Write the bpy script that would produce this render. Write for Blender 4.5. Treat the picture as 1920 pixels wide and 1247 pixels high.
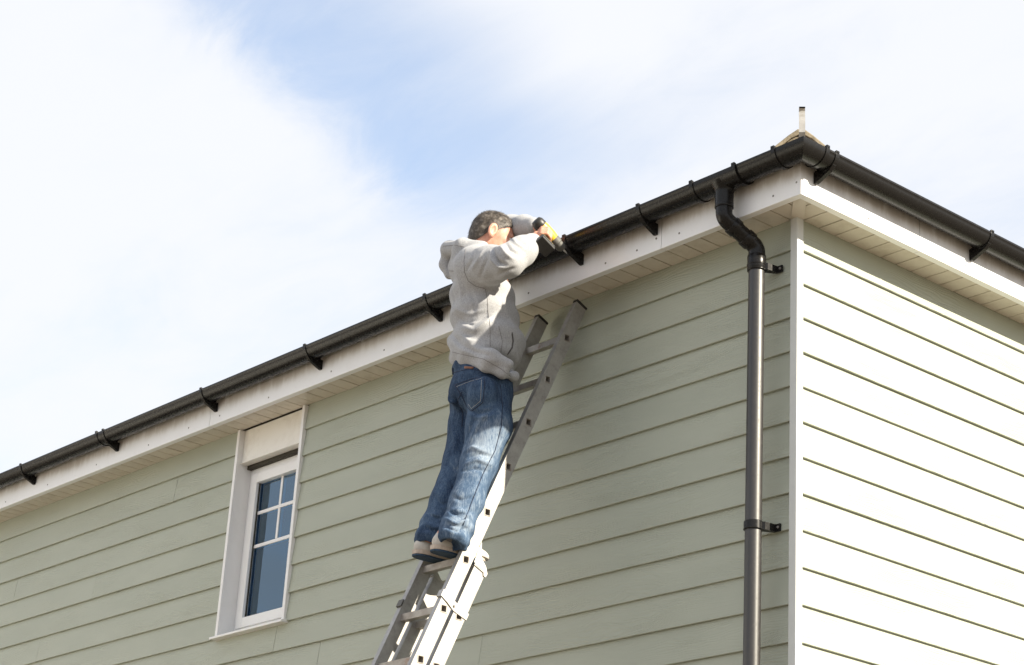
import bpy, bmesh, math, random
import numpy as np
from mathutils import Vector, Matrix
from mathutils.bvhtree import BVHTree

for o in list(bpy.data.objects):
    bpy.data.objects.remove(o, do_unlink=True)
SC = bpy.context.scene
COL = SC.collection
random.seed(4)
rng = np.random.default_rng(4)

# ------------------------------------------------------------------ camera
F_PX = 3798.4                      # focal length in photo pixels (1920 wide)
YAW, PIT, ROL = (math.radians(a) for a in (-50.437, 21.9287, 3.51655))
CAM = np.array([5.1147, -5.7198, 1.65])
_f = np.array([math.sin(YAW)*math.cos(PIT), math.cos(YAW)*math.cos(PIT), math.sin(PIT)])
_r0 = np.array([math.cos(YAW), -math.sin(YAW), 0.0]); _u0 = np.cross(_r0, _f)
_r = _r0*math.cos(ROL)+_u0*math.sin(ROL); _u = -_r0*math.sin(ROL)+_u0*math.cos(ROL)
cd = bpy.data.cameras.new('camera'); cam = bpy.data.objects.new('camera', cd); COL.objects.link(cam)
cd.sensor_width = 36.0; cd.lens = F_PX/1920*36.0; cd.clip_start = 0.1; cd.clip_end = 3000
M = Matrix(((_r[0], _u[0], -_f[0], CAM[0]), (_r[1], _u[1], -_f[1], CAM[1]), (_r[2], _u[2], -_f[2], CAM[2]), (0, 0, 0, 1)))
cam.matrix_world = M
SC.camera = cam
def at(px, py, y):                 # photo pixel -> point at the world depth y
    d = _r*(px-960)/F_PX + _u*(623.5-py)/F_PX + _f
    return CAM + d*((y-CAM[1])/d[1])

# ------------------------------------------------------------------ light
SUN = np.array([1.0, 0.30, 0.56]); SUN /= np.linalg.norm(SUN)
SUN_EL = math.asin(SUN[2]); SUN_AZ = math.atan2(SUN[0], SUN[1])
sl = bpy.data.lights.new('sun', 'SUN'); sl.energy = 5.0; sl.angle = math.radians(0.53); sl.color = (1.0, 0.91, 0.74)
so = bpy.data.objects.new('sun', sl); COL.objects.link(so)
so.rotation_euler = Vector(SUN).to_track_quat('Z', 'Y').to_euler(); so.location = (30, 9, 17)

W = bpy.data.worlds.new('World'); SC.world = W; W.use_nodes = True
nt = W.node_tree; nt.nodes.clear()
def N(nt, t, **kw):
    n = nt.nodes.new(t)
    for k, v in kw.items():
        if hasattr(n, k): setattr(n, k, v)
        else: n.inputs[k.replace('_', ' ')].default_value = v
    return n
def LK(nt, a, b): nt.links.new(a, b)
def MATH(nt, op, a, b=None, c=None):
    n = nt.nodes.new('ShaderNodeMath'); n.operation = op
    for i, v in enumerate((a, b, c)):
        if v is None: continue
        if isinstance(v, (int, float)): n.inputs[i].default_value = v
        else: nt.links.new(v, n.inputs[i])
    return n.outputs[0]
def SMOOTH(nt, v, lo, hi, a=0.0, b=1.0):
    n = nt.nodes.new('ShaderNodeMapRange'); n.interpolation_type = 'SMOOTHSTEP'
    nt.links.new(v, n.inputs[0])
    for i, x in zip((1, 2, 3, 4), (lo, hi, a, b)): n.inputs[i].default_value = x
    return n.outputs[0]
out = N(nt, 'ShaderNodeOutputWorld'); bg = N(nt, 'ShaderNodeBackground')
sky = N(nt, 'ShaderNodeTexSky', sky_type='NISHITA', sun_disc=False, sun_elevation=SUN_EL, sun_rotation=SUN_AZ, altitude=50.0, air_density=1.0, dust_density=0.6, ozone_density=0.5)
tc = N(nt, 'ShaderNodeTexCoord'); sep = N(nt, 'ShaderNodeSeparateXYZ'); LK(nt, tc.outputs['Generated'], sep.inputs[0])
zc = MATH(nt, 'ADD', MATH(nt, 'MAXIMUM', sep.outputs[2], 0.0), 0.12)
cx = MATH(nt, 'DIVIDE', sep.outputs[0], zc); cy = MATH(nt, 'DIVIDE', sep.outputs[1], zc)
cmb = N(nt, 'ShaderNodeCombineXYZ'); LK(nt, cx, cmb.inputs[0]); LK(nt, cy, cmb.inputs[1])
n1 = N(nt, 'ShaderNodeTexNoise', Scale=1.1, Detail=7.0, Roughness=0.55, Distortion=0.35); LK(nt, cmb.outputs[0], n1.inputs['Vector'])
mp = N(nt, 'ShaderNodeMapping'); mp.inputs['Rotation'].default_value = (0, 0, math.radians(35)); mp.inputs['Scale'].default_value = (0.8, 1.7, 1)
LK(nt, cmb.outputs[0], mp.inputs[0])
n2 = N(nt, 'ShaderNodeTexNoise', Scale=1.4, Detail=9.0, Roughness=0.6, Distortion=0.6); LK(nt, mp.outputs[0], n2.inputs['Vector'])
# the open blue lane in the cloud sheet (a line on the cloud plane)
def cplane(px, py):
    d = _r*(px-960)/F_PX + _u*(623.5-py)/F_PX + _f; d = d/np.linalg.norm(d)
    return np.array([d[0], d[1]])/(d[2]+0.12)
GA, GB = cplane(400, -40), cplane(845, 360)
gd = GB-GA; gl = np.linalg.norm(gd); gd = gd/gl; gn = np.array([-gd[1], gd[0]])
if (cplane(100, 300)-GA)@gn < 0: gn = -gn
def lin(nx, ny, c): return MATH(nt, 'ADD', MATH(nt, 'ADD', MATH(nt, 'MULTIPLY', cx, float(nx)), MATH(nt, 'MULTIPLY', cy, float(ny))), float(c))
gq = lin(gn[0], gn[1], -(GA@gn)); gp = lin(gd[0], gd[1], -(GA@gd))
PXW = np.linalg.norm(cplane(960, 300)-cplane(1060, 300))/100.0      # cloud-plane units per photo pixel
n3 = N(nt, 'ShaderNodeTexNoise', Scale=5.5, Detail=8.0, Roughness=0.62, Distortion=0.8); LK(nt, mp.outputs[0], n3.inputs['Vector'])
wob = MATH(nt, 'ADD', MATH(nt, 'MULTIPLY', MATH(nt, 'SUBTRACT', n1.outputs[0], 0.5), 420*PXW), MATH(nt, 'MULTIPLY', MATH(nt, 'SUBTRACT', n3.outputs[0], 0.5), 150*PXW))
gs = MATH(nt, 'ADD', gq, wob)
lane = MATH(nt, 'MULTIPLY', SMOOTH(nt, gs, 0*PXW, 230*PXW, 1.0, 0.0), SMOOTH(nt, gs, -520*PXW, -80*PXW, 0.0, 1.0))
lane = MATH(nt, 'MULTIPLY', lane, SMOOTH(nt, gp, gl*0.75, gl*1.35, 1.0, 0.0))
cov = MATH(nt, 'ADD', MATH(nt, 'ADD', MATH(nt, 'MULTIPLY', n1.outputs[0], 0.4), MATH(nt, 'MULTIPLY', n2.outputs[0], 0.4)), MATH(nt, 'MULTIPLY', n3.outputs[0], 0.2))
cov = SMOOTH(nt, MATH(nt, 'SUBTRACT', cov, MATH(nt, 'MULTIPLY', lane, 0.27)), 0.18, 0.56, 0.26, 0.97)
mixc = N(nt, 'ShaderNodeMix', data_type='RGBA')
skm = N(nt, 'ShaderNodeVectorMath', operation='SCALE'); LK(nt, sky.outputs[0], skm.inputs[0]); skm.inputs['Scale'].default_value = 1.0
LK(nt, cov, mixc.inputs[0]); LK(nt, skm.outputs[0], mixc.inputs[6]); mixc.inputs[7].default_value = (3.36, 3.42, 3.56, 1)
LK(nt, mixc.outputs[2], bg.inputs[0]); bg.inputs[1].default_value = 0.13
LK(nt, bg.outputs[0], out.inputs[0])

SC.view_settings.view_transform = 'Standard'; SC.view_settings.look = 'None'
SC.view_settings.exposure = 1.14; SC.view_settings.gamma = 1.0
SC.view_settings.use_curve_mapping = False

# ------------------------------------------------------------------ materials
def new_mat(name):
    m = bpy.data.materials.new(name); m.use_nodes = True
    t = m.node_tree; b = t.nodes['Principled BSDF']
    return m, t, b
def ramp(t, fac, stops):
    r = t.nodes.new('ShaderNodeValToRGB'); e = r.color_ramp.elements
    while len(e) < len(stops): e.new(0.5)
    for i, (p, c) in enumerate(stops): e[i].position = p; e[i].color = (*c, 1)
    LK(t, fac, r.inputs[0]); return r.outputs[0]
def objvec(t, scale=(1, 1, 1), rand=True):
    c = t.nodes.new('ShaderNodeTexCoord'); v = c.outputs['Object']
    if rand:
        oi = t.nodes.new('ShaderNodeObjectInfo'); a = t.nodes.new('ShaderNodeVectorMath'); a.operation = 'SCALE'
        cb = t.nodes.new('ShaderNodeCombineXYZ'); LK(t, oi.outputs['Random'], cb.inputs[0]); LK(t, MATH(t, 'MULTIPLY', oi.outputs['Random'], 3.7), cb.inputs[1])
        LK(t, MATH(t, 'MULTIPLY', oi.outputs['Random'], 7.3), cb.inputs[2]); LK(t, cb.outputs[0], a.inputs[0]); a.inputs['Scale'].default_value = 13.0
        ad = t.nodes.new('ShaderNodeVectorMath'); ad.operation = 'ADD'; LK(t, v, ad.inputs[0]); LK(t, a.outputs[0], ad.inputs[1]); v = ad.outputs[0]
    m = t.nodes.new('ShaderNodeMapping'); m.inputs['Scale'].default_value = scale; LK(t, v, m.inputs[0])
    return m.outputs[0]
def noise(t, vec, scale, detail=3, rough=0.5, dist=0.0):
    n = t.nodes.new('ShaderNodeTexNoise'); n.inputs['Scale'].default_value = scale; n.inputs['Detail'].default_value = detail
    n.inputs['Roughness'].default_value = rough; n.inputs['Distortion'].default_value = dist
    if vec is not None: LK(t, vec, n.inputs['Vector'])
    return n.outputs[0]
def bump(t, b, h, strength, dist):
    n = t.nodes.new('ShaderNodeBump'); n.inputs['Strength'].default_value = strength; n.inputs['Distance'].default_value = dist
    LK(t, h, n.inputs['Height'])
    if b.inputs['Normal'].is_linked: LK(t, b.inputs['Normal'].links[0].from_socket, n.inputs['Normal'])
    LK(t, n.outputs[0], b.inputs['Normal'])
def mixcol(t, fac, a, b):
    m = t.nodes.new('ShaderNodeMix'); m.data_type = 'RGBA'
    for i, v in ((0, fac), (6, a), (7, b)):
        if isinstance(v, (int, float)): m.inputs[i].default_value = v
        elif isinstance(v, tuple): m.inputs[i].default_value = (*v, 1)
        else: LK(t, v, m.inputs[i])
    return m.outputs[2]
MT = {}
def simple(name, col, rough=0.5, metal=0.0, var=0.0, vs=30, bumpd=0.0, bs=200, spec=0.5):
    m, t, b = new_mat(name); b.inputs['Roughness'].default_value = rough; b.inputs['Metallic'].default_value = metal
    b.inputs['Specular IOR Level'].default_value = spec
    v = objvec(t)
    if var > 0:
        c2 = tuple(max(0, x*(1-var)) for x in col); c3 = tuple(x*(1+var*0.6) for x in col)
        LK(t, ramp(t, noise(t, v, vs, 4, 0.6), [(0.3, c2), (0.7, c3)]), b.inputs['Base Color'])
    else: b.inputs['Base Color'].default_value = (*col, 1)
    if bumpd > 0: bump(t, b, noise(t, v, bs, 3), 0.6, bumpd)
    MT[name] = m; return m

def siding():
    m, t, b = new_mat('siding_paint'); b.inputs['Roughness'].default_value = 0.5
    # embossed cedar grain running along the board (object X)
    v = objvec(t, (0.8, 1.0, 1.0)); 
    warp = noise(t, objvec(t, (1.6, 1, 6.0)), 1.6, 3, 0.5)
    sp = t.nodes.new('ShaderNodeSeparateXYZ'); LK(t, v, sp.inputs[0])
    ph = MATH(t, 'ADD', MATH(t, 'MULTIPLY', sp.outputs[2], 520.0), MATH(t, 'MULTIPLY', warp, 62.0))
    g = MATH(t, 'SINE', ph)
    fine = noise(t, objvec(t, (3.0, 1, 170.0)), 1.0, 3, 0.6)
    patch = SMOOTH(t, noise(t, objvec(t, (0.9, 1, 3)), 2.2, 2), 0.38, 0.66)
    h = MATH(t, 'ADD', MATH(t, 'MULTIPLY', MATH(t, 'MULTIPLY', g, patch), 0.6), MATH(t, 'MULTIPLY', fine, 0.9))
    bump(t, b, h, 0.6, 0.0018)
    c = ramp(t, noise(t, objvec(t, (0.7, 1, 2.5)), 2.0, 4, 0.6), [(0.3, (0.350, 0.375, 0.312)), (0.7, (0.388, 0.412, 0.344))])
    fl = SMOOTH(t, noise(t, objvec(t, (1, 1, 1)), 46.0, 2, 0.5), 0.745, 0.775)
    c = mixcol(t, MATH(t, 'MULTIPLY', fl, 0.4), c, (0.30, 0.29, 0.22))
    LK(t, c, b.inputs['Base Color']); MT['siding'] = m
siding()

def upvc(name, col, dirt, grime_shade=False):
    m, t, b = new_mat(name); b.inputs['Roughness'].default_value = 0.32
    v = objvec(t)
    n = noise(t, v, 9.0, 5, 0.65)
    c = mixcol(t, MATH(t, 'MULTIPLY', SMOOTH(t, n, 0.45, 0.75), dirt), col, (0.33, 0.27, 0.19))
    if grime_shade:
        # dirt with gutter shade painted in: blotchy streaks that thin out down the board
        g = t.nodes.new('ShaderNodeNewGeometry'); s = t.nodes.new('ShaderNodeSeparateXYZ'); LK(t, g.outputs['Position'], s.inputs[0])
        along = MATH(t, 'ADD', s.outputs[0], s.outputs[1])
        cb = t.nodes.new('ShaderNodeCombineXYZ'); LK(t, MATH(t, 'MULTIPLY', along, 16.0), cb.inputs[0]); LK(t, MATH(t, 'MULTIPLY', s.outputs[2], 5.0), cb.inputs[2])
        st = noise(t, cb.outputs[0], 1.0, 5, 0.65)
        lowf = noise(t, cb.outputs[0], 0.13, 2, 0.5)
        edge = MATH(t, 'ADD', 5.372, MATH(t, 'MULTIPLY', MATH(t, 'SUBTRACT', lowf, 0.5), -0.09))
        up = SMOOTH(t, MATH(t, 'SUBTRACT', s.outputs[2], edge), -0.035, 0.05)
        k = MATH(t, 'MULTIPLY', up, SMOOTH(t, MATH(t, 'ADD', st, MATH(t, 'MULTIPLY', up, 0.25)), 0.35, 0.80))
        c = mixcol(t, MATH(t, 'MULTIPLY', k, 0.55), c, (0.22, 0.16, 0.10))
        fly = SMOOTH(t, noise(t, v, 120.0, 2, 0.5), 0.75, 0.79)
        c = mixcol(t, MATH(t, 'MULTIPLY', fly, 0.45), c, (0.12, 0.10, 0.08))
    LK(t, c, b.inputs['Base Color']); MT[name] = m
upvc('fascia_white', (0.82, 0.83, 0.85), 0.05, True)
upvc('upvc_white', (0.80, 0.80, 0.80), 0.06)
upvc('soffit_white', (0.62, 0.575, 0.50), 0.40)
upvc('panel_cream', (0.80, 0.78, 0.73), 0.20)
simple('trim_grey', (0.56, 0.58, 0.57), 0.4, 0, 0.04, 12)

def blackplastic(name, rough, dust):
    m, t, b = new_mat(name); v = objvec(t)
    n = noise(t, v, 60, 5, 0.7); d = SMOOTH(t, n, 0.45, 0.8)
    LK(t, mixcol(t, MATH(t, 'MULTIPLY', d, dust), ((0.009, 0.0085, 0.0085) if rough < .4 else (0.016, 0.0145, 0.0145)), (0.16, 0.135, 0.105)), b.inputs['Base Color'])
    LK(t, MATH(t, 'ADD', rough, MATH(t, 'MULTIPLY', d, 0.15)), b.inputs['Roughness'])
    b.inputs['Specular IOR Level'].default_value = 0.26 if rough < .4 else 0.8
    MT[name] = m
blackplastic('gutter_black', 0.27, 0.012)
blackplastic('pipe_black', 0.43, 0.10)
simple('gap_dark', (0.05, 0.045, 0.035), 0.9)
simple('roof_tile', (0.17, 0.14, 0.12), 0.85, 0, 0.35, 25, 0.003, 120)
simple('hip_concrete', (0.24, 0.20, 0.14), 0.9, 0, 0.4, 22, 0.004, 90)
simple('galvanised', (0.50, 0.48, 0.45), 0.45, 0.6, 0.3, 14)
simple('nail_grey', (0.20, 0.19, 0.18), 0.4)
simple('paving', (0.15, 0.122, 0.09), 0.9, 0, 0.25, 3)
simple('room_dark', (0.10, 0.13, 0.17), 0.9)
simple('sky_reflection_panel', (0.46, 0.66, 0.86), 0.8, 0, 0.06, 5)  # blue of reflected sky, put into the colour behind the panes

def alu():
    m, t, b = new_mat('aluminium'); v = objvec(t); b.inputs['Metallic'].default_value = 0.55
    n = noise(t, v, 18, 6, 0.7); n2 = noise(t, v, 150, 4, 0.7)
    c = ramp(t, n, [(0.25, (0.24, 0.23, 0.22)), (0.5, (0.37, 0.36, 0.345)), (0.8, (0.47, 0.46, 0.445))])
    c = mixcol(t, MATH(t, 'MULTIPLY', SMOOTH(t, n2, 0.60, 0.74), 0.55), c, (0.17, 0.14, 0.12))
    LK(t, c, b.inputs['Base Color']); LK(t, MATH(t, 'ADD', 0.36, MATH(t, 'MULTIPLY', n2, 0.25)), b.inputs['Roughness'])
    bump(t, b, n2, 0.2, 0.0006); MT['aluminium'] = m
    m, t, b = new_mat('rung_alu'); v = objvec(t); b.inputs['Metallic'].default_value = 0.5
    n = noise(t, v, 14, 5, 0.7)
    c = ramp(t, n, [(0.3, (0.24, 0.21, 0.185)), (0.7, (0.44, 0.42, 0.39))])
    ru = SMOOTH(t, noise(t, v, 6, 4, 0.6), 0.58, 0.68)
    c = mixcol(t, MATH(t, 'MULTIPLY', ru, 0.7), c, (0.22, 0.095, 0.05))
    LK(t, c, b.inputs['Base Color']); b.inputs['Roughness'].default_value = 0.5; MT['rung_alu'] = m
alu()

def glass():
    m = bpy.data.materials.new('window_glass'); m.use_nodes = True; t = m.node_tree; t.nodes.clear()
    o = t.nodes.new('ShaderNodeOutputMaterial'); mx = t.nodes.new('ShaderNodeMixShader')
    tr = t.nodes.new('ShaderNodeBsdfTransparent'); tr.inputs[0].default_value = (0.80, 0.88, 0.92, 1)
    gl = t.nodes.new('ShaderNodeBsdfGlossy'); gl.inputs['Roughness'].default_value = 0.02; gl.inputs[0].default_value = (0.56, 0.78, 1, 1)
    fr = t.nodes.new('ShaderNodeFresnel'); fr.inputs[0].default_value = 2.5
    nn = noise(t, objvec(t), 5.0, 2); bp = t.nodes.new('ShaderNodeBump'); bp.inputs['Strength'].default_value = 0.05; bp.inputs['Distance'].default_value = 0.01
    LK(t, nn, bp.inputs['Height']); LK(t, bp.outputs[0], gl.inputs['Normal'])
    LK(t, fr.outputs[0], mx.inputs[0]); LK(t, tr.outputs[0], mx.inputs[1]); LK(t, gl.outputs[0], mx.inputs[2]); LK(t, mx.outputs[0], o.inputs[0])
    MT['glass'] = m
glass()

def cloth():
    m, t, b = new_mat('hoodie_grey'); v = objvec(t, rand=False); b.inputs['Roughness'].default_value = 0.95; b.inputs['Specular IOR Level'].default_value = 0.15
    n = noise(t, v, 330, 3, 0.7); n2 = noise(t, objvec(t, (1, 1, 0.6), False), 200, 3, 0.6)
    k = MATH(t, 'ADD', MATH(t, 'MULTIPLY', n, 0.55), MATH(t, 'MULTIPLY', n2, 0.45))
    LK(t, ramp(t, k, [(0.33, (0.235, 0.235, 0.245)), (0.5, (0.355, 0.360, 0.378)), (0.68, (0.45, 0.455, 0.470))]), b.inputs['Base Color'])
    b.inputs['Sheen Weight'].default_value = 0.15
    bump(t, b, noise(t, v, 420, 2), 0.35, 0.0012); bump(t, b, noise(t, v, 26, 3, 0.5), 0.25, 0.004); MT['hoodie'] = m
    m, t, b = new_mat('hoodie_rib'); v = objvec(t, rand=False); b.inputs['Roughness'].default_value = 0.95; b.inputs['Specular IOR Level'].default_value = 0.15
    LK(t, ramp(t, noise(t, v, 260, 3, 0.7), [(0.33, (0.24, 0.238, 0.245)), (0.68, (0.38, 0.375, 0.375))]), b.inputs['Base Color']); MT['hoodie_rib'] = m
    simple('seam_grey', (0.20, 0.19, 0.19), 0.95)
    simple('pocket_dark', (0.09, 0.085, 0.085), 0.95)
    # denim: washed blue, pale wear on the thighs, knees and seat with a shape of its own
    m, t, b = new_mat('denim'); v = objvec(t, rand=False); b.inputs['Roughness'].default_value = 0.9; b.inputs['Specular IOR Level'].default_value = 0.2
    n = noise(t, v, 260, 3, 0.75); n2 = noise(t, objvec(t, (1.6, 1.6, 0.45), False), 11, 5, 0.65); n3 = noise(t, objvec(t, (3, 3, 0.7), False), 60, 3, 0.6)
    a = t.nodes.new('ShaderNodeAttribute'); a.attribute_name = 'wear'
    w = MATH(t, 'ADD', MATH(t, 'MULTIPLY', a.outputs['Fac'], 0.58), MATH(t, 'MULTIPLY', MATH(t, 'SUBTRACT', n2, 0.45), 1.1))
    w = MATH(t, 'ADD', w, MATH(t, 'MULTIPLY', MATH(t, 'SUBTRACT', n3, 0.5), 0.7))
    c = ramp(t, w, [(0.0, (0.020, 0.040, 0.082)), (0.35, (0.062, 0.104, 0.175)), (0.95, (0.36, 0.42, 0.49))])
    c = mixcol(t, MATH(t, 'MULTIPLY', SMOOTH(t, n, 0.5, 0.75), 0.22), c, (0.36, 0.41, 0.47))
    LK(t, c, b.inputs['Base Color']); bump(t, b, n, 0.4, 0.001); bump(t, b, n2, 0.3, 0.004); MT['denim'] = m
    simple('denim_stitch', (0.016, 0.026, 0.055), 0.9)
    simple('stitch_pale', (0.36, 0.36, 0.36), 0.9)
    simple('leather_patch', (0.22, 0.10, 0.06), 0.7)
    m, t, b = new_mat('skin'); v = objvec(t, rand=False); b.inputs['Roughness'].default_value = 0.5
    LK(t, ramp(t, noise(t, v, 45, 4, 0.6), [(0.3, (0.50, 0.225, 0.155)), (0.7, (0.63, 0.335, 0.245))]), b.inputs['Base Color'])
    b.inputs['Subsurface Weight'].default_value = 0.15; b.inputs['Subsurface Radius'].default_value = (0.01, 0.004, 0.002)
    bump(t, b, noise(t, v, 300, 2), 0.2, 0.0006); MT['skin'] = m
    m, t, b = new_mat('hair'); v = objvec(t, (1, 1, 1), False); b.inputs['Roughness'].default_value = 0.55
    LK(t, ramp(t, noise(t, v, 42, 4, 0.6), [(0.36, (0.040, 0.032, 0.026)), (0.52, (0.085, 0.070, 0.058)), (0.70, (0.24, 0.215, 0.19))]), b.inputs['Base Color']); MT['hair'] = m
    simple('shoe_upper', (0.50, 0.47, 0.43), 0.7, 0, 0.15, 30, 0.001, 300)
    simple('shoe_mid', (0.50, 0.42, 0.35), 0.7, 0, 0.2, 40)
    simple('shoe_sole', (0.025, 0.055, 0.10), 0.75, 0, 0.3, 40, 0.002, 150)
    simple('drill_yellow', (0.78, 0.50, 0.03), 0.4, 0, 0.08, 40)
    simple('drill_black', (0.018, 0.017, 0.016), 0.45, 0, 0.3, 60)
    simple('drill_grey', (0.10, 0.098, 0.09), 0.6, 0, 0.2, 60)
    simple('drill_steel', (0.5, 0.5, 0.5), 0.3, 1.0)
    simple('eye_white', (0.75, 0.72, 0.68), 0.2)
cloth()

# ------------------------------------------------------------------ mesh helpers
def mesh_obj(name, verts, faces, mat, parent=None, smooth=False, loc=None):
    me = bpy.data.meshes.new(name); me.from_pydata([tuple(map(float, v)) for v in verts], [], [tuple(int(i) for i in f) for f in faces]); me.update()
    return link(name, me, mat, parent, smooth, loc)
def link(name, me, mat, parent=None, smooth=False, loc=None):
    if mat is not None and not me.materials: me.materials.append(MT[mat] if isinstance(mat, str) else mat)
    if smooth: me.polygons.foreach_set('use_smooth', [True]*len(me.polygons))
    o = bpy.data.objects.new(name, me); COL.objects.link(o)
    if loc is not None: o.location = loc
    if parent is not None: o.parent = parent
    return o
def empty(name, loc=(0, 0, 0)):
    o = bpy.data.objects.new(name, None); COL.objects.link(o); o.location = loc; o.empty_display_size = 0.2; return o
class MB:
    def __init__(s): s.v = []; s.f = []
    def add(s, vs, fs):
        n = len(s.v); s.v += [tuple(map(float, v)) for v in vs]; s.f += [tuple(n+int(i) for i in f) for f in fs]
    def box(s, a, b):
        x0, y0, z0 = a; x1, y1, z1 = b
        s.add([(x0, y0, z0), (x1, y0, z0), (x1, y1, z0), (x0, y1, z0), (x0, y0, z1), (x1, y0, z1), (x1, y1, z1), (x0, y1, z1)],
              [(3, 2, 1, 0), (4, 5, 6, 7), (0, 1, 5, 4), (1, 2, 6, 5), (2, 3, 7, 6), (3, 0, 4, 7)])
    def prism(s, poly, fn, a, b):       # poly 2-D (ccw), fn(u,v,t)->xyz, extruded t=a..b
        n = len(poly)
        s.add([fn(u, v, a) for u, v in poly]+[fn(u, v, b) for u, v in poly],
              [tuple(range(n-1, -1, -1)), tuple(range(n, 2*n))]+[(i, (i+1) % n, n+(i+1) % n, n+i) for i in range(n)])
    def sweep(s, pts, rad, seg=20, cap=True):
        pts = [np.array(p, float) for p in pts]
        if isinstance(rad, (int, float)): rad = [rad]*len(pts)
        base = len(s.v); prev = None
        for i, p in enumerate(pts):
            t = pts[min(i+1, len(pts)-1)]-pts[max(i-1, 0)]; t /= np.linalg.norm(t)
            if prev is None:
                a = np.cross(t, [0, 0, 1.0]); a = a if np.linalg.norm(a) > .1 else np.cross(t, [1.0, 0, 0])
            else: a = prev-t*(prev@t)
            a /= np.linalg.norm(a); prev = a; b = np.cross(t, a)
            for k in range(seg):
                w = 2*math.pi*k/seg; s.v.append(tuple(p+rad[i]*(a*math.cos(w)+b*math.sin(w))))
        for i in range(len(pts)-1):
            for k in range(seg):
                k2 = (k+1) % seg
                s.f.append((base+i*seg+k, base+i*seg+k2, base+(i+1)*seg+k2, base+(i+1)*seg+k))
        if cap:
            s.f.append(tuple(base+k for k in range(seg-1, -1, -1))); s.f.append(tuple(base+(len(pts)-1)*seg+k for k in range(seg)))
    def build(s, name, mat, parent=None, smooth=False, bevel=0.0, loc=None, sharp=None):
        o = mesh_obj(name, s.v, s.f, mat, parent, smooth, loc)
        if bevel > 0:
            m = o.modifiers.new('bevel', 'BEVEL'); m.width = bevel; m.segments = 2; m.limit_method = 'ANGLE'; m.angle_limit = math.radians(40)
        if smooth and sharp:
            o.data.set_sharp_from_angle(angle=math.radians(sharp))
        return o
def tag(o, label=None, cat=None, group=None, kind=None):
    for k, v in (('label', label), ('category', cat), ('group', group), ('kind', kind)):
        if v: o[k] = v
    return o
def arc_pts(pts, r, n=6):              # rounded polyline
    pts = [np.array(p, float) for p in pts]; o = [pts[0]]
    for i in range(1, len(pts)-1):
        a, b, c = pts[i-1], pts[i], pts[i+1]; u = (a-b)/np.linalg.norm(a-b); v = (c-b)/np.linalg.norm(c-b)
        for k in range(n+1):
            t = k/n; o.append((1-t)**2*(b+u*r)+2*t*(1-t)*b+t*t*(b+v*r))
    o.append(pts[-1]); return o

# ------------------------------------------------------------------ ground
g = MB(); R = 700
g.add([(-R, -R, 0), (R, -R, 0), (R, R, 0), (-R, R, 0)], [(0, 1, 2, 3)])
tag(g.build('ground', 'paving'), kind='structure')

# ------------------------------------------------------------------ house
EXP = 0.15; Z0 = 5.3093
SOF = 5.300; OH = 0.17; XL = -9.6; YR = 7.5
WX0, WX1, WZ0 = -4.15, -3.50, 4.115          # window opening
house = tag(empty('house', (0, 0, 0)), 'two storey house clad in sage green lap boards with white eaves and black gutters', 'house')

w = MB()                                        # solid wall behind the boards, with the window opening
w.box((XL, 0.028, 0), (WX0, 0.20, SOF-.002)); w.box((WX1, 0.028, 0), (-0.03, 0.20, SOF-.002)); w.box((WX0, 0.028, 0), (WX1, 0.20, WZ0-.02))
wallL = w.build('wall', 'gap_dark', house); wallL['label'] = 'shaded long wall of sage green lap boards'
w = MB(); w.box((-0.20, 0.20, 0), (-0.028, YR, SOF-.002))
wallR = w.build('wall', 'gap_dark', house); wallR['label'] = 'sunlit gable side wall of sage green lap boards'
_bm = {}
def board_mesh(length):
    key = round(length, 3)
    if key not in _bm:
        h = 0.172; tk = 0.0105; sl = 0.0128/EXP
        prof = [(0.0018, 0), (0, 0.0018), (sl*h, h), (sl*h+tk, h), (tk, 0)]      # (depth, z)
        mb = MB(); n = len(prof)
        xs = np.linspace(0, key, max(2, int(key/0.45)+1))
        for x in xs: mb.v += [(x, d, z) for d, z in prof]
        for i in range(len(xs)-1):
            for k in range(n):
                k2 = (k+1) % n; mb.f.append((i*n+k, (i+1)*n+k, (i+1)*n+k2, i*n+k2))
        mb.f.append(tuple(range(n))); mb.f.append(tuple((len(xs)-1)*n+k for k in range(n-1, -1, -1)))
        me = bpy.data.meshes.new('board'); me.from_pydata(mb.v, [], mb.f); me.update(); me.materials.append(MT['siding']); _bm[key] = me
    return _bm[key]
def put_board(x0, x1, k, right=False):
    me = board_mesh(x1-x0-0.0025)
    o = bpy.data.objects.new('board', me); COL.objects.link(o)
    z = Z0-EXP*k+random.uniform(-.0012, .0012); d = random.uniform(-.0008, .0008)
    if right: o.location = (-d, x0, z); o.rotation_euler = (0, random.uniform(-.0003, .0003), math.pi/2); o.parent = wallR
    else: o.location = (x0, d, z); o.rotation_euler = (0, random.uniform(-.0004, .0004), 0); o.parent = wallL
JO = {9: [-3.585, -7.2], 10: [-3.18, -6.8], 4: [-6.631], 2: [-4.783, -8.4], 11: [-5.3, -1.9], 12: [-6.9, -3.6], 13: [-4.6, -0.9]}
for k in range(1, 35):
    rows = [(XL, WX0), (WX1, -0.031)] if k <= 8 else [(XL, -0.031)]
    js = JO.get(k, [random.choice([-5.6, -6.2, -7.4, -7.9, -8.6])] if k <= 8 else [-random.uniform(5.5, 6.5), -random.uniform(1.8, 3.0)])
    for a, b in rows:
        cut = sorted([j for j in js if a+.3 < j < b-.3]); e = [a]+cut+[b]
        for p, q in zip(e[:-1], e[1:]): put_board(p, q, k)
    j = 3.66 if k % 2 else 5.1
    put_board(0.031, j, k, True); put_board(j, YR, k, True)

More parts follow.
